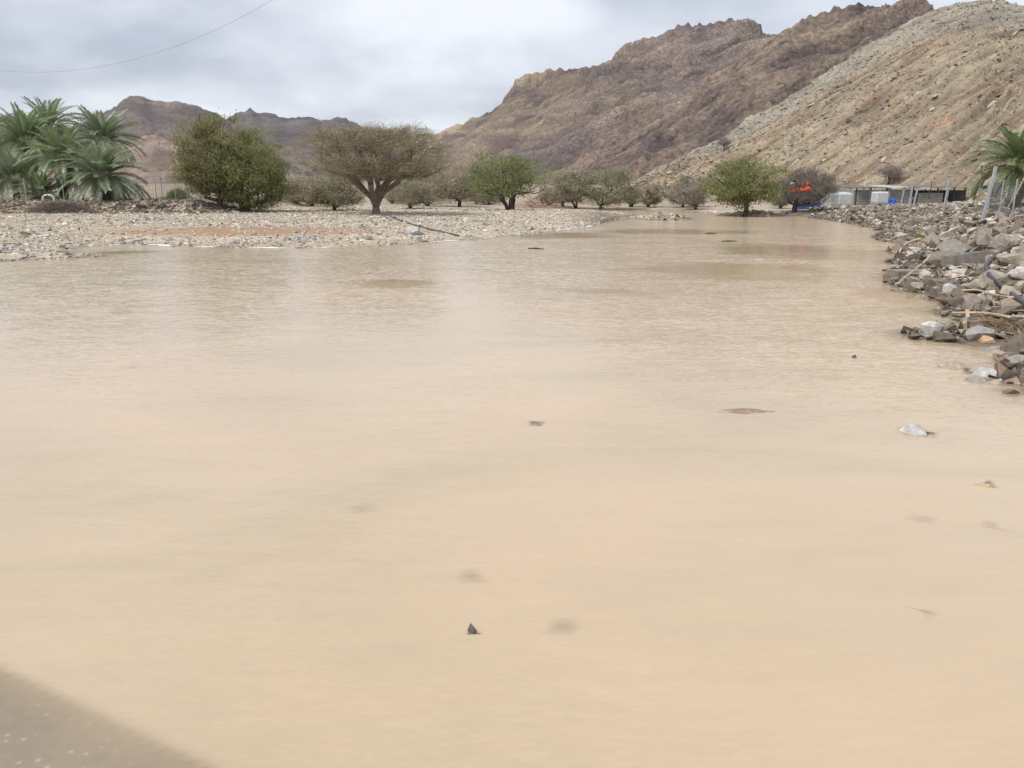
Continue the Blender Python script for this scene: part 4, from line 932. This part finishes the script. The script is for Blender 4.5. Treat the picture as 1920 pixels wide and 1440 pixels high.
px_palm('tall date palm at the far left with its crown against the mountain', 66, 378, 270, 72, 38, 'palm', 61, dist=60, dead=10)
px_palm('date palm furthest back, only its upright top showing between two crowns', 116, 378, 248, 62, 30, 'palm', 62, dist=68, dead=4)
px_palm('date palm in the middle of the grove with a brown skirt of dead fronds', 118, 378, 298, 64, 38, 'palm', 63, dist=54, dead=22, trunk_r=0.24)
px_palm('tall date palm at the right end of the grove', 206, 378, 268, 66, 38, 'palm_blue', 64, dist=63, dead=8)
px_palm('low bluish date palm arching to the ground at the right of the grove', 197, 380, 333, 76, 46, 'palm_blue', 65, dist=52.5, dead=6, low=-0.5)
px_palm('young date palm with upright fronds at the left frame edge', 30, 380, 338, 66, 34, 'palm_blue', 66, dist=55, dead=0, low=0.0)
px_palm('low dark date palm clump at the foot of the grove', 78, 382, 365, 50, 34, 'palm_green', 67, dist=53, dead=4, low=-0.2)
px_palm('date palm at the left frame edge behind the young upright palm', -12, 378, 300, 66, 32, 'palm', 68, dist=66, dead=6)
px_palm('bright green date palm behind the fence at the right frame edge', 1905, 385, 312, 82, 44, 'palm_green', 69, dist=38, dead=8, low=-0.3)

# ------------------------------------------------------------------ shed, tanks and clutter on the right
def at(px_, dist, dz=0.0):
    x, y = (px_ - 960) / FPX * cp * dist, dist; return Vector((x, y, gz(x, y) + dz))
SD = 70.0
sA, sB = at(1606, SD), at(1812, SD + 2.0)
sv = sB - sA; slen = math.hypot(sv.x, sv.y); srz = math.atan2(sv.y, sv.x); szz = min(sA.z, sB.z) - 0.1
shed = empty('shed', (sA.x, sA.y, szz), srz); tag(shed, 'long low concrete block livestock shed with a dark patched roof below the hill', 'shed')
def wall_panel(x0, x1, h, y=0.0, th=0.18, m_='block', nm='wall'):
    o = MB().box(((x1 - x0) / 2, 0, h / 2), (x1 - x0, th, h)).build(nm, M[m_], shed); o.location = (x0, y, 0); return o
H_ = 1.62
xs = [0.0, 1.35, 2.85, 4.5, 5.4]
for a, b_ in zip(xs[:-1], xs[1:]):
    wall_panel(a + 0.05, b_ - 0.05, 1.38 + 0.04 * math.sin(a * 3))
wall_panel(5.9, slen - 2.3, 1.12); wall_panel(0.0, slen, 1.35, 3.2, 0.2)
sw = MB().box((0, 1.6, 0.68), (0.18, 3.0, 1.36)).build('wall', M['block'], shed)
sw = MB().box((slen, 1.6, 0.68), (0.18, 3.0, 1.36)).build('wall', M['block'], shed)
for x in xs + [6.6, 7.8, slen - 1.2, slen - 0.1]:
    MB().box((x, -0.02, 0.80), (0.09, 0.09, 1.6)).build('post', M['bark_dark'], shed)
rx0 = -0.2
for i, (wd_, tl, mk) in enumerate([(1.7, 0.02, 'roofmetal'), (1.6, -0.015, 'roofmetal'), (1.9, 0.03, 'galv'), (1.5, -0.02, 'roofmetal'), (2.0, 0.02, 'roofmetal'), (slen + 0.5 - 8.7, -0.02, 'roofmetal')]):
    b_ = MB(); nx = 16
    V = []; 
    for j in range(nx + 1):
        for y in (-0.45, 3.5):
            for dz in (0, 0.03):
                V.append((rx0 + wd_ * j / nx, y, 1.56 + 0.05 * y + tl * (j - nx / 2) * 0.25 + 0.022 * (j % 2) + dz))
    Q = []
    for j in range(nx):
        o_ = j * 4; n_ = o_ + 4; Q += [[o_, n_, n_ + 2, o_ + 2], [o_ + 1, o_ + 3, n_ + 3, n_ + 1], [o_, o_ + 1, n_ + 1, n_], [o_ + 2, n_ + 2, n_ + 3, o_ + 3]]
    b_.add(V, Q); b_.build('roof_sheet', M[mk], shed); rx0 += wd_ - 0.08
for x, wq in ((6.2, 0.9), (8.4, 0.5)):
    MB().box((x, -0.5, 1.5), (wq, 0.05, 0.12), rx=0.3).build('tarp_edge', M['tarp'], shed)
MB().tube([(0.9, 0.2, 1.5), (0.92, 0.2, 2.5)], 0.04, 6).build('roof_pole', M['wood_pale'], shed)

def ibc(label, loc, rz, dirty=False, tip=0.0):
    root = empty('tank', loc, rz); root.rotation_euler = (tip, 0, rz); tag(root, label, 'water tank', 'caged water tanks by the shed')
    bm = bmesh.new(); bmesh.ops.create_cube(bm, size=1.0); bmesh.ops.scale(bm, vec=(1.12, 0.94, 0.96), verts=bm.verts); bmesh.ops.translate(bm, vec=(0, 0, 0.62), verts=bm.verts)
    bmesh.ops.bevel(bm, geom=bm.edges[:], offset=0.09, segments=3, affect='EDGES')
    me = bpy.data.meshes.new('bottle'); bm.to_mesh(me); bm.free(); me.materials.append(M['whitepl']); link('bottle', me, root)
    b_ = MB().tube([(0, 0, 1.09), (0, 0, 1.15)], 0.11, 12); b_.build('lid', M['whitepl'], root)
    b_ = MB(); X_, Y_ = 0.585, 0.495; k = 0.012
    for z in np.linspace(0.16, 1.12, 6):
        b_.tube([(-X_, -Y_, z), (X_, -Y_, z)], k, 4).tube([(X_, -Y_, z), (X_, Y_, z)], k, 4).tube([(X_, Y_, z), (-X_, Y_, z)], k, 4).tube([(-X_, Y_, z), (-X_, -Y_, z)], k, 4)
    for x in np.linspace(-X_, X_, 8):
        for y in (-Y_ - 0.003, Y_ + 0.003): b_.tube([(x, y, 0.14), (x, y, 1.13)], k, 4)
    for y in np.linspace(-Y_, Y_, 6)[1:-1]:
        for x in (-X_ - 0.003, X_ + 0.003): b_.tube([(x, y, 0.14), (x, y, 1.13)], k, 4)
    b_.build('cage', M['galv'], root)
    b_ = MB()
    for x in (-0.5, 0, 0.5): b_.box((x, 0, 0.05), (0.14, 0.98, 0.09))
    b_.box((0, 0, 0.115), (1.18, 0.99, 0.03)); b_.build('pallet', M['galv'], root)
    return root
ibc('white caged water tank standing against the middle of the shed wall', at(1651, SD - 0.9), srz)
ibc('grey dirty caged tank furthest from the shed, turned with its cage end to the river', at(1556, SD - 3.5), srz + 0.45)
ibc('bright white caged tank between the grey tank and the shed corner', at(1582, SD - 2.2, 0.0), srz - 0.12, tip=0.08)
# blue drum
def drum(label, loc, h=0.62, r0=0.29, rot=(0, 0, 0)):
    root = empty('barrel', loc); root.rotation_euler = rot; tag(root, label, 'barrel')
    z = np.array([0, 0.03, 0.18, 0.2, 0.22, 0.4, 0.42, 0.44, 0.59, 0.62]) / 0.62 * h; R = np.array([0.92, 1, 1, 1.05, 1, 1, 1.05, 1, 1, 0.93]) * r0
    MB().tube([(0, 0, q) for q in z], R, 18).build('body', M['bluepl'], root, True); MB().tube([(0, 0, h), (0, 0, h + 0.03)], r0 * 0.98, 18).build('rim', M['bluepl'], root); return root
drum('upright blue plastic barrel against the shed wall right of the caged tank', at(1675, SD - 0.8, -0.02))
drum('small dark bucket on the stones below the blue barrel', at(1673, SD - 4, -0.02), 0.3, 0.14)
def tub(label, loc, L_, W_, H__, rz, tip=0.0):
    root = empty('tub', loc, rz); root.rotation_euler = (tip, 0, rz); tag(root, label, 'tub', 'blue tubs below the bare acacia')
    a, b_, c_, d_ = L_ / 2, W_ / 2, L_ / 2 * 0.82, W_ / 2 * 0.82
    ou = [(-c_, -d_, 0), (c_, -d_, 0), (c_, d_, 0), (-c_, d_, 0), (-a, -b_, H__), (a, -b_, H__), (a, b_, H__), (-a, b_, H__)]
    inn = [(x * 0.92, y * 0.92, z + (0.02 if z == 0 else 0)) for x, y, z in ou]
    Q = [[0, 3, 2, 1], [8, 9, 10, 11]]
    for i in range(4):
        j = (i + 1) % 4; Q += [[i, j, 4 + j, 4 + i], [8 + j, 8 + i, 12 + i, 12 + j], [4 + i, 4 + j, 12 + j, 12 + i]]
    mesh_obj('basin', ou + inn, np.array(Q), M['bluepl'], root)
    r2 = MB(); cs = [(-a, -b_), (a, -b_), (a, b_), (-a, b_), (-a, -b_)]
    for p, q in zip(cs[:-1], cs[1:]): r2.tube([(p[0], p[1], H__), (q[0], q[1], H__)], 0.025, 5)
    r2.build('rim', M['bluepl'], root)
tub('flat blue tub nearest the orange cloth acacia', at(1506, 62), 1.0, 0.6, 0.28, 0.2)
tub('blue tub in the middle of the three', at(1519, 63, 0.02), 0.7, 0.5, 0.32, -0.3, 0.25)
tub('brighter blue tub nearest the caged tanks', at(1530, 63.5, 0.02), 0.75, 0.55, 0.42, 0.1)
plank = MB().box((0, 0, 0.06), (1.4, 0.3, 0.1), rx=0.2).build('plank', M['black']); plank.location = at(1530, 58.5); plank.rotation_euler.z = 0.2; tag(plank, 'dark flat plank on the ground in front of the blue tubs', 'plank')
# torn orange cloth caught in the bare acacia
def cloth(name, label, cat, c, L_, H__, mk, seed, rz=0.0, sag=0.25):
    nx, ny = 26, 9; V = []
    u, v = np.meshgrid(np.linspace(-1, 1, nx), np.linspace(-1, 1, ny), indexing='ij')
    q = np.stack([u.ravel() * 2.2, v.ravel() * 1.4, np.full(u.size, seed * 1.0)], 1)
    n_ = fbm(q, 4, 0.6, seed=seed); n2_ = fbm(q * 1.7 + 5, 3, 0.6, seed=seed + 1)
    wdt = (0.55 + 0.5 * np.abs(fbm(np.stack([u.ravel() * 3, u.ravel() * 0 + seed, u.ravel() * 0], 1), 3, seed=seed + 2)))
    x = u.ravel() * L_ / 2 + 0.1 * n2_; z = v.ravel() * H__ / 2 * wdt - sag * H__ * (1 - u.ravel() ** 2) + 0.25 * H__ * n_; y = 0.35 * H__ * n2_ + 0.12 * n_
    i, j = np.meshgrid(np.arange(nx - 1), np.arange(ny - 1), indexing='ij'); a = (i * ny + j).ravel(); F = np.stack([a, a + 1, a + ny + 1, a + ny], 1)
    V = np.concatenate([np.stack([x, y, z], 1), np.stack([x, y + 0.012, z], 1)]); F = np.concatenate([F, F[:, ::-1] + nx * ny])
    o = mesh_obj(name, V, F, M[mk], smooth=True); o.location = c; o.rotation_euler.z = rz; tag(o, label, cat); return o
bb = on_ground(1489, 398); _, _, dd = project(np.array(bb)); s_ = float(dd) / FPX
def in_tree(px_, py_, dy): r = ray(px_, py_); k_ = (bb.y + dy) / r[1]; return Vector((r[0] * k_, r[1] * k_, CAMZ + r[2] * k_))
cloth('torn_cloth', 'larger torn orange cloth strip hanging in the bare acacia', 'cloth', in_tree(1500, 353, -1.9), 36 * s_, 7.5 * s_, 'orange', 3)
cloth('torn_cloth', 'smaller orange cloth scrap caught above the larger strip', 'cloth', in_tree(1512, 345, -1.8), 16 * s_, 4.5 * s_, 'orange', 8, sag=-0.1)
cloth('plastic_scrap', 'small white plastic scrap caught in the bare acacia', 'scrap', in_tree(1486, 343, -1.8), 5 * s_, 4 * s_, 'tarp', 12)

# posts and poles along the rubble bank
def post(label, px_, py_, topx, topy, mk='galv', r0=0.03, name='fence_post', cat='post', angle=True, group=None, tilt_y=0.0):
    p = on_ground(px_, py_); _, _, dd = project(np.array(p)); s_ = float(dd) / FPX
    tip = np.array([(topx - px_) * s_, tilt_y, (py_ - topy) * s_])
    b_ = MB()
    if angle:
        e_ = r0 * 1.5; w_ = 0.006
        for (ox, oy, sx, sy) in ((0, 0, e_ * 2, w_), (-e_, e_, w_, e_ * 2)):
            V = []
            for q in (np.array([0, 0, -0.25]), tip):
                for dx_, dy_ in ((-1, -1), (1, -1), (1, 1), (-1, 1)): V.append(q + np.array([ox + dx_ * sx / 2, oy + dy_ * sy / 2, 0]))
            b_.add(V, [[0, 3, 2, 1], [4, 5, 6, 7], [0, 1, 5, 4], [1, 2, 6, 5], [2, 3, 7, 6], [3, 0, 4, 7]])
    else:
        f_ = np.linspace(0, 1, 6)[:, None]; P_ = np.array([0, 0, -0.15]) + f_ * (tip - np.array([0, 0, -0.15])); P_[1:-1] += np.random.default_rng(int(px_)).normal(0, 0.012, (4, 3)); b_.tube(P_, np.linspace(r0, r0 * 0.75, 6), 7)
    o = b_.build(name, M[mk]); o.location = p; tag(o, label, cat, group); return o
post('tallest galvanised steel post on the rubble bank, nearest the camera', 1843, 412, 1855, 316, r0=0.03)
post('galvanised steel post in the middle of the rubble bank, second nearest', 1769, 396, 1775, 338, r0=0.03)
post('thin steel post leaning left of the middle post, right of three', 1712, 388, 1717, 355, r0=0.025)
post('thin steel post in front of the shed, middle of three', 1704, 388, 1707, 351, r0=0.025)
post('thin steel post against the shed wall, left of three', 1689, 388, 1692, 356, r0=0.022)
post('thin dark post rising behind the shed roof', 1738, 386, 1742, 341, 'bark_dark', 0.03, angle=False)
post('pale bamboo pole standing behind the tallest steel post', 1829, 392, 1835, 311, 'bamboo', 0.035, 'bamboo_pole', 'pole', False)
post('long bamboo pole leaning at the right frame edge', 1885, 396, 1921, 312, 'bamboo', 0.03, 'bamboo_pole', 'pole', False)
post('bamboo pole leaning low under the teal cloth', 1797, 391, 1842, 354, 'bamboo', 0.028, 'bamboo_pole', 'pole', False)
post('short crossed stick in front of the shed wall', 1698, 386, 1712, 370, 'galv', 0.02, 'stick', 'stick', False)
post('short leaning stick beside the shed wall end', 1731, 388, 1740, 375, 'wood', 0.02, 'stick', 'stick', False)
for i, (a, b_, c_) in enumerate([(1892, 394, 330), (1862, 390, 336)]):
    pass
p = on_ground(1838, 395); _, _, dd = project(np.array(p)); s_ = float(dd) / FPX
pp = on_ground(1797, 391); _, _, d2 = project(np.array(pp)); s2_ = float(d2) / FPX
cloth('teal_cloth', 'teal cloth scrap tied beside the tallest steel post', 'cloth', Vector((pp.x + (1838 - 1797) * s2_, pp.y - 0.03, pp.z + (391 - 351) * s2_)), 13 * s2_, 9 * s2_, 'teal', 21)

def wire_fence(label, pts, h, nm='wire_fence', mk='galv', mesh_gap=0.22, post_r=0.025, extra=0.0):
    """pts ground positions of the posts"""
    root = empty(nm, pts[0]); tag(root, label, 'fence'); o0 = np.array(pts[0])
    L_ = [np.array(q) - o0 for q in pts]
    for q in L_: MB().tube([q + [0, 0, -0.2], q + [0, 0, h + 0.08]], post_r, 6).build('post', M[mk], root)
    b_ = MB()
    for a, c_ in zip(L_[:-1], L_[1:]):
        for z in np.linspace(0.06, h, int(h / mesh_gap) + 1): b_.tube([a + [0, 0, z], (a + c_) / 2 + [0, 0, z - 0.03], c_ + [0, 0, z]], 0.006, 3, False)
        n_ = int(np.linalg.norm(c_ - a) / (mesh_gap * 0.8))
        for k in range(1, n_):
            q = a + (c_ - a) * k / n_; b_.tube([q + [0, 0, 0.03], q + [0, 0, h - 0.01]], 0.005, 3, False)
    b_.build('wire_mesh', M['wire'], root); return root
wire_fence('dark wire mesh fence around the palm at the right frame edge', [at(1858, 36), at(1880, 33.5), at(1905, 31.5), at(1945, 29.5), at(2000, 28)], 1.35, mesh_gap=0.10)
wire_fence('thin wire fence along the foot of the date palm grove', [at(-60, 50.5), at(47, 50.8), at(118, 51.2), at(253, 51.8), at(292, 53.5)], 1.25, mesh_gap=0.3)
wire_fence('grey wire gate and fence between the palm grove and the big green tree', [at(292, 54), at(303, 54), at(328, 56), at(350, 55), at(385, 53.5)], 1.35, mesh_gap=0.16)

# ------------------------------------------------------------------ litter on the rubble bank
def strand(name, label, cat, pix, r0, mk, lift=0.0, r1=None, k=7, sub=8, world=None):
    """a stick, branch or hose laid over the ground through a few measured points (px, py, lift)"""
    P_ = []
    for q in pix:
        g_ = on_ground(q[0], q[1]); P_.append((g_.x, g_.y, max(g_.z, 0) + (q[2] if len(q) > 2 else lift)))
    P_ = np.array(P_); n_ = len(P_); tt = np.linspace(0, n_ - 1, (n_ - 1) * sub + 1)
    if n_ > 2:   # Catmull-Rom through the points
        Q_ = np.concatenate([[2 * P_[0] - P_[1]], P_, [2 * P_[-1] - P_[-2]]]); out_ = []
        for t_ in tt:
            i = min(int(t_), n_ - 2); f_ = t_ - i; a, b_, c_, d_ = Q_[i:i + 4]
            out_.append(0.5 * (2 * b_ + (c_ - a) * f_ + (2 * a - 5 * b_ + 4 * c_ - d_) * f_ ** 2 + (3 * b_ - a - 3 * c_ + d_) * f_ ** 3))
        P2_ = np.array(out_)
    else: P2_ = P_[0] + (tt / (n_ - 1))[:, None] * (P_[1] - P_[0])
    base = P2_[0].copy(); o = MB().tube(P2_ - base, np.linspace(r0, r1 if r1 else r0, len(P2_)), k).build(name, M[mk], None, True); o.location = base; tag(o, label, cat); return o
strand('hose', 'thick black hose curving down the rubble at the right frame edge', 'hose', [(1960, 462, 0.12), (1915, 468, 0.12), (1880, 480, 0.12), (1855, 497, 0.10), (1848, 512, 0.09), (1856, 530, 0.09), (1874, 545, 0.09), (1895, 563, 0.09), (1925, 588, 0.10), (1990, 640, 0.1)], 0.034, 'black')
strand('hose', 'thin black hose lying across the pale gravel below the umbrella acacia', 'hose', [(728, 405, 0.03), (742, 411, 0.03), (770, 421, 0.03), (800, 430, 0.03), (835, 438, 0.03), (860, 444, 0.03)], 0.032, 'black')
strand('branch', 'thick curved pale branch arching at the water edge below the green tuft', 'branch', [(1726, 452, 0.06), (1708, 459, 0.08), (1692, 468, 0.08), (1684, 480, 0.02)], 0.055, 'wood', r1=0.03)
strand('branch', 'crooked forked branch lying below the white stone', 'branch', [(1694, 478, 0.05), (1703, 487, 0.06), (1713, 492, 0.06), (1710, 500, 0.05), (1704, 506, 0.03)], 0.03, 'wood', r1=0.018)
strand('stick', 'long straight pale stick sloping from a boulder into the water', 'stick', [(1744, 490, 0.14), (1732, 503, 0.12), (1705, 522, 0.08), (1680, 534, 0.0)], 0.036, 'wood', r1=0.018)
strand('stick', 'thin pale stick lying across the dark block-shaped boulder', 'stick', [(1758, 466, 0.34), (1796, 450, 0.38)], 0.022, 'wood_pale')
strand('stick', 'long thin reddish stick crossing the stones below the hose', 'stick', [(1800, 557, 0.1), (1830, 559, 0.12), (1862, 566, 0.1), (1905, 571, 0.08)], 0.016, 'wood')
strand('reed', 'long pale reed stalk lying across the foot of the white upright stick', 'reed', [(1784, 595, 0.05), (1815, 599, 0.08), (1850, 605, 0.1), (1890, 612, 0.1)], 0.017, 'wood', r1=0.022)
strand('reed', 'short dark reed stalk just under the long pale one', 'reed', [(1801, 605, 0.04), (1830, 603, 0.07), (1870, 602, 0.08)], 0.011, 'bark')
o = post('short bone-white stick standing upright at the waterline', 1807, 620, 1808, 580, 'wood_pale', 0.028, 'stick', 'stick', False)
def heap(name, label, cat, c, rx, ry, h, n, mk, seed, ln=0.6, w_=0.012, fol=None, flatness=0.4):
    r_ = np.random.default_rng(seed); P_ = r_.normal(0, 0.45, (n, 3)) * np.array([rx, ry, 0]); P_[:, 2] = r_.random(n) * h * np.exp(-(P_[:, 0] / rx) ** 2 - (P_[:, 1] / ry) ** 2)
    P_[:, 2] += ground_z(P_[:, :2] + np.array([c.x, c.y])) - c.z
    D = unit(r_.normal(0, 1, (n, 3)) * np.array([1, 1, flatness])); Wd = unit(np.cross(D, r_.normal(0, 1, (n, 3)))); V, F = quads_from(P_, D, Wd, ln * np.exp(r_.normal(0, .4, n)), np.full(n, w_))
    o = mesh_obj(name, V, F, FOL[fol], None, False, {'v': np.repeat(r_.random(n), 4)}); o.location = c; tag(o, label, cat, kind='stuff'); return o
heap('reed_litter', 'pile of dry straw and reeds at the waterline on the right edge', 'dry reeds', on_ground(1885, 612), 0.45, 0.3, 0.07, 260, None, 81, 0.55, 0.012, 'palm_dead', 0.12)
heap('dry_leaves', 'pale dry leaves on top of the dark block-shaped boulder', 'leaves', on_ground(1786, 470) + Vector((0, 0, 0.34)), 0.22, 0.2, 0.05, 130, None, 82, 0.12, 0.05, 'palm_dead', 0.3)
heap('brush_heap', 'grey heap of dead brushwood against the stony bank below the palms', 'brushwood', on_ground(112, 398), 1.7, 0.5, 0.55, 2200, None, 83, 0.9, 0.02, 'brown_twig', 0.5)
heap('brush_heap', 'reddish dead branches lying right of the green round-crowned tree', 'brushwood', on_ground(1012, 390), 2.2, 0.9, 1.0, 420, None, 84, 1.0, 0.022, 'red_twig', 0.5)
heap('grass_tuft', 'small bright green tuft growing on the rubble above the curved branch', 'grass', on_ground(1719, 448), 0.30, 0.22, 0.10, 500, None, 85, 0.22, 0.02, 'grass', 1.4)
heap('grass_tuft', 'small dark green bush behind the wire gate', 'bush', at(332, 57), 0.9, 0.6, 0.7, 1500, None, 86, 0.5, 0.03, 'green_leaf', 1.4)

# hollow concrete block and slab
def hollow_block(label, loc, L_, W_, H__, rot):
    root = empty('concrete_block', loc); root.rotation_euler = rot; tag(root, label, 'concrete block')
    bm = bmesh.new(); xs_ = [-L_ / 2, -L_ * 0.36, -L_ * 0.08, L_ * 0.08, L_ * 0.36, L_ / 2]; ys_ = [-W_ / 2, -W_ * 0.28, W_ * 0.28, W_ / 2]
    g_ = {}
    for zi, z in enumerate((0, H__)):
        for i, x in enumerate(xs_):
            for j, y in enumerate(ys_): g_[i, j, zi] = bm.verts.new((x, y, z))
    holes = {(1, 1), (3, 1)}
    for i in range(5):
        for j in range(3):
            c_ = [(i, j), (i + 1, j), (i + 1, j + 1), (i, j + 1)]
            if (i, j) in holes:
                for a in range(4): p_, q_ = c_[a], c_[(a + 1) % 4]; bm.faces.new((g_[(*p_, 0)], g_[(*p_, 1)], g_[(*q_, 1)], g_[(*q_, 0)]))
            else:
                bm.faces.new([g_[(*k, 1)] for k in c_]); bm.faces.new([g_[(*k, 0)] for k in c_[::-1]])
    for i in range(5):
        for j, fl in ((0, 0), (3, 1)):
            p_, q_ = ((i, j), (i + 1, j)) if not fl else ((i + 1, j), (i, j)); bm.faces.new((g_[(*p_, 0)], g_[(*q_, 0)], g_[(*q_, 1)], g_[(*p_, 1)]))
    for j in range(3):
        for i, fl in ((5, 0), (0, 1)):
            p_, q_ = ((i, j), (i, j + 1)) if not fl else ((i, j + 1), (i, j)); bm.faces.new((g_[(*p_, 0)], g_[(*q_, 0)], g_[(*q_, 1)], g_[(*p_, 1)]))
    me = bpy.data.meshes.new('body'); bm.to_mesh(me); bm.free(); me.materials.append(M['conc']); link('body', me, root); return root
hollow_block('hollow grey concrete block with two holes half buried in the rubble', on_ground(1806, 500) + Vector((0, 0, 0.02)), 0.68, 0.34, 0.22, (-0.1, -0.12, 0.22))
sl_ = MB().box((0, 0, 0.03), (0.75, 0.4, 0.2), rz=0.1).build('concrete_slab', M['conc']); sl_.location = on_ground(1706, 519); tag(sl_, 'flat concrete slab jutting into the water beside the long stick', 'slab')
# white pipe or drum lying by the palms
b_ = MB(); an = np.linspace(0, 2 * np.pi, 19)
b_.tube([(0.36 * math.cos(a), 0, 0.10 + 0.30 * math.sin(a)) for a in an], 0.045, 6, False); ty = b_.build('tyre', M['whitepl'], None, True); ty.location = at(88, 50.6, -0.05); tag(ty, 'pale tyre ring standing half buried at the foot of the palms', 'tyre')
# drifting twigs on the water
for i, (px_, py_, L_, rz, lab) in enumerate([(1005, 467, 0.5, -0.4, 'thin dark twig drifting near the left gravel shore'), (1368, 453, 0.6, 0.35, 'dark twig drifting in mid river below the waterside tree'), (1333, 438, 0.5, 0.3, 'short dark twig drifting above the mid river twig'), (1665, 509, 0.30, -1.1, 'small dark twig floating left of the concrete slab')]):
    q = onplane(px_, py_); o = MB().tube([(-L_ / 2, 0, 0.01), (0, 0.04, 0.02), (L_ / 2, 0, 0.012)], [0.02, 0.025, 0.012], 5).build('twig', M['bark_dark']); o.location = (q[0], q[1], 0); o.rotation_euler.z = rz; tag(o, lab, 'twig')

# ------------------------------------------------------------------ overhead cable, hanging in one vertical plane
cpx = [(0, 133), (60, 135), (120, 133), (200, 123), (300, 97), (400, 58), (510, 0)]
pa, pn = np.array([-16.0, 30.0]), np.array([0.30, 1.0]); pn = pn / np.linalg.norm(pn)
W_ = []
for q in cpx:
    r = ray(*q); t_ = (pa @ pn) / (r[:2] @ pn); W_.append(np.array([0, 0, CAMZ]) + r * t_)
W_ = np.array(W_); tdir = np.array([pn[1], -pn[0]]); s_ = (W_[:, :2] - pa) @ tdir; co = np.polyfit(s_, W_[:, 2], 2)
ss = np.linspace(s_.min() - 14, s_.max() + 16, 90); P_ = np.stack([pa[0] + tdir[0] * ss, pa[1] + tdir[1] * ss, np.polyval(co, ss)], 1)
cb = MB().tube(P_, 0.0055, 5).build('overhead_cable', M['cable'], None, True); tag(cb, 'thin overhead cable sagging across the upper left sky', 'cable')

# ------------------------------------------------------------------ thin air between here and the far mountains
HZ = 0.00009
m, t, b = mat('haze_air'); t.nodes.remove(b); o_ = [n for n in t.nodes if n.type == 'OUTPUT_MATERIAL'][0]
pv = N('ShaderNodeVolumePrincipled', t); pv.inputs['Color'].default_value = (0.93, 0.95, 1.0, 1); pv.inputs['Density'].default_value = HZ; pv.inputs['Anisotropy'].default_value = 0.2
lk(pv.outputs[0], o_.inputs['Volume'], t)
hz = MB().box((0, 0, 250), (5200, 5200, 560)).build('haze', m); tag(hz, kind='stuff')
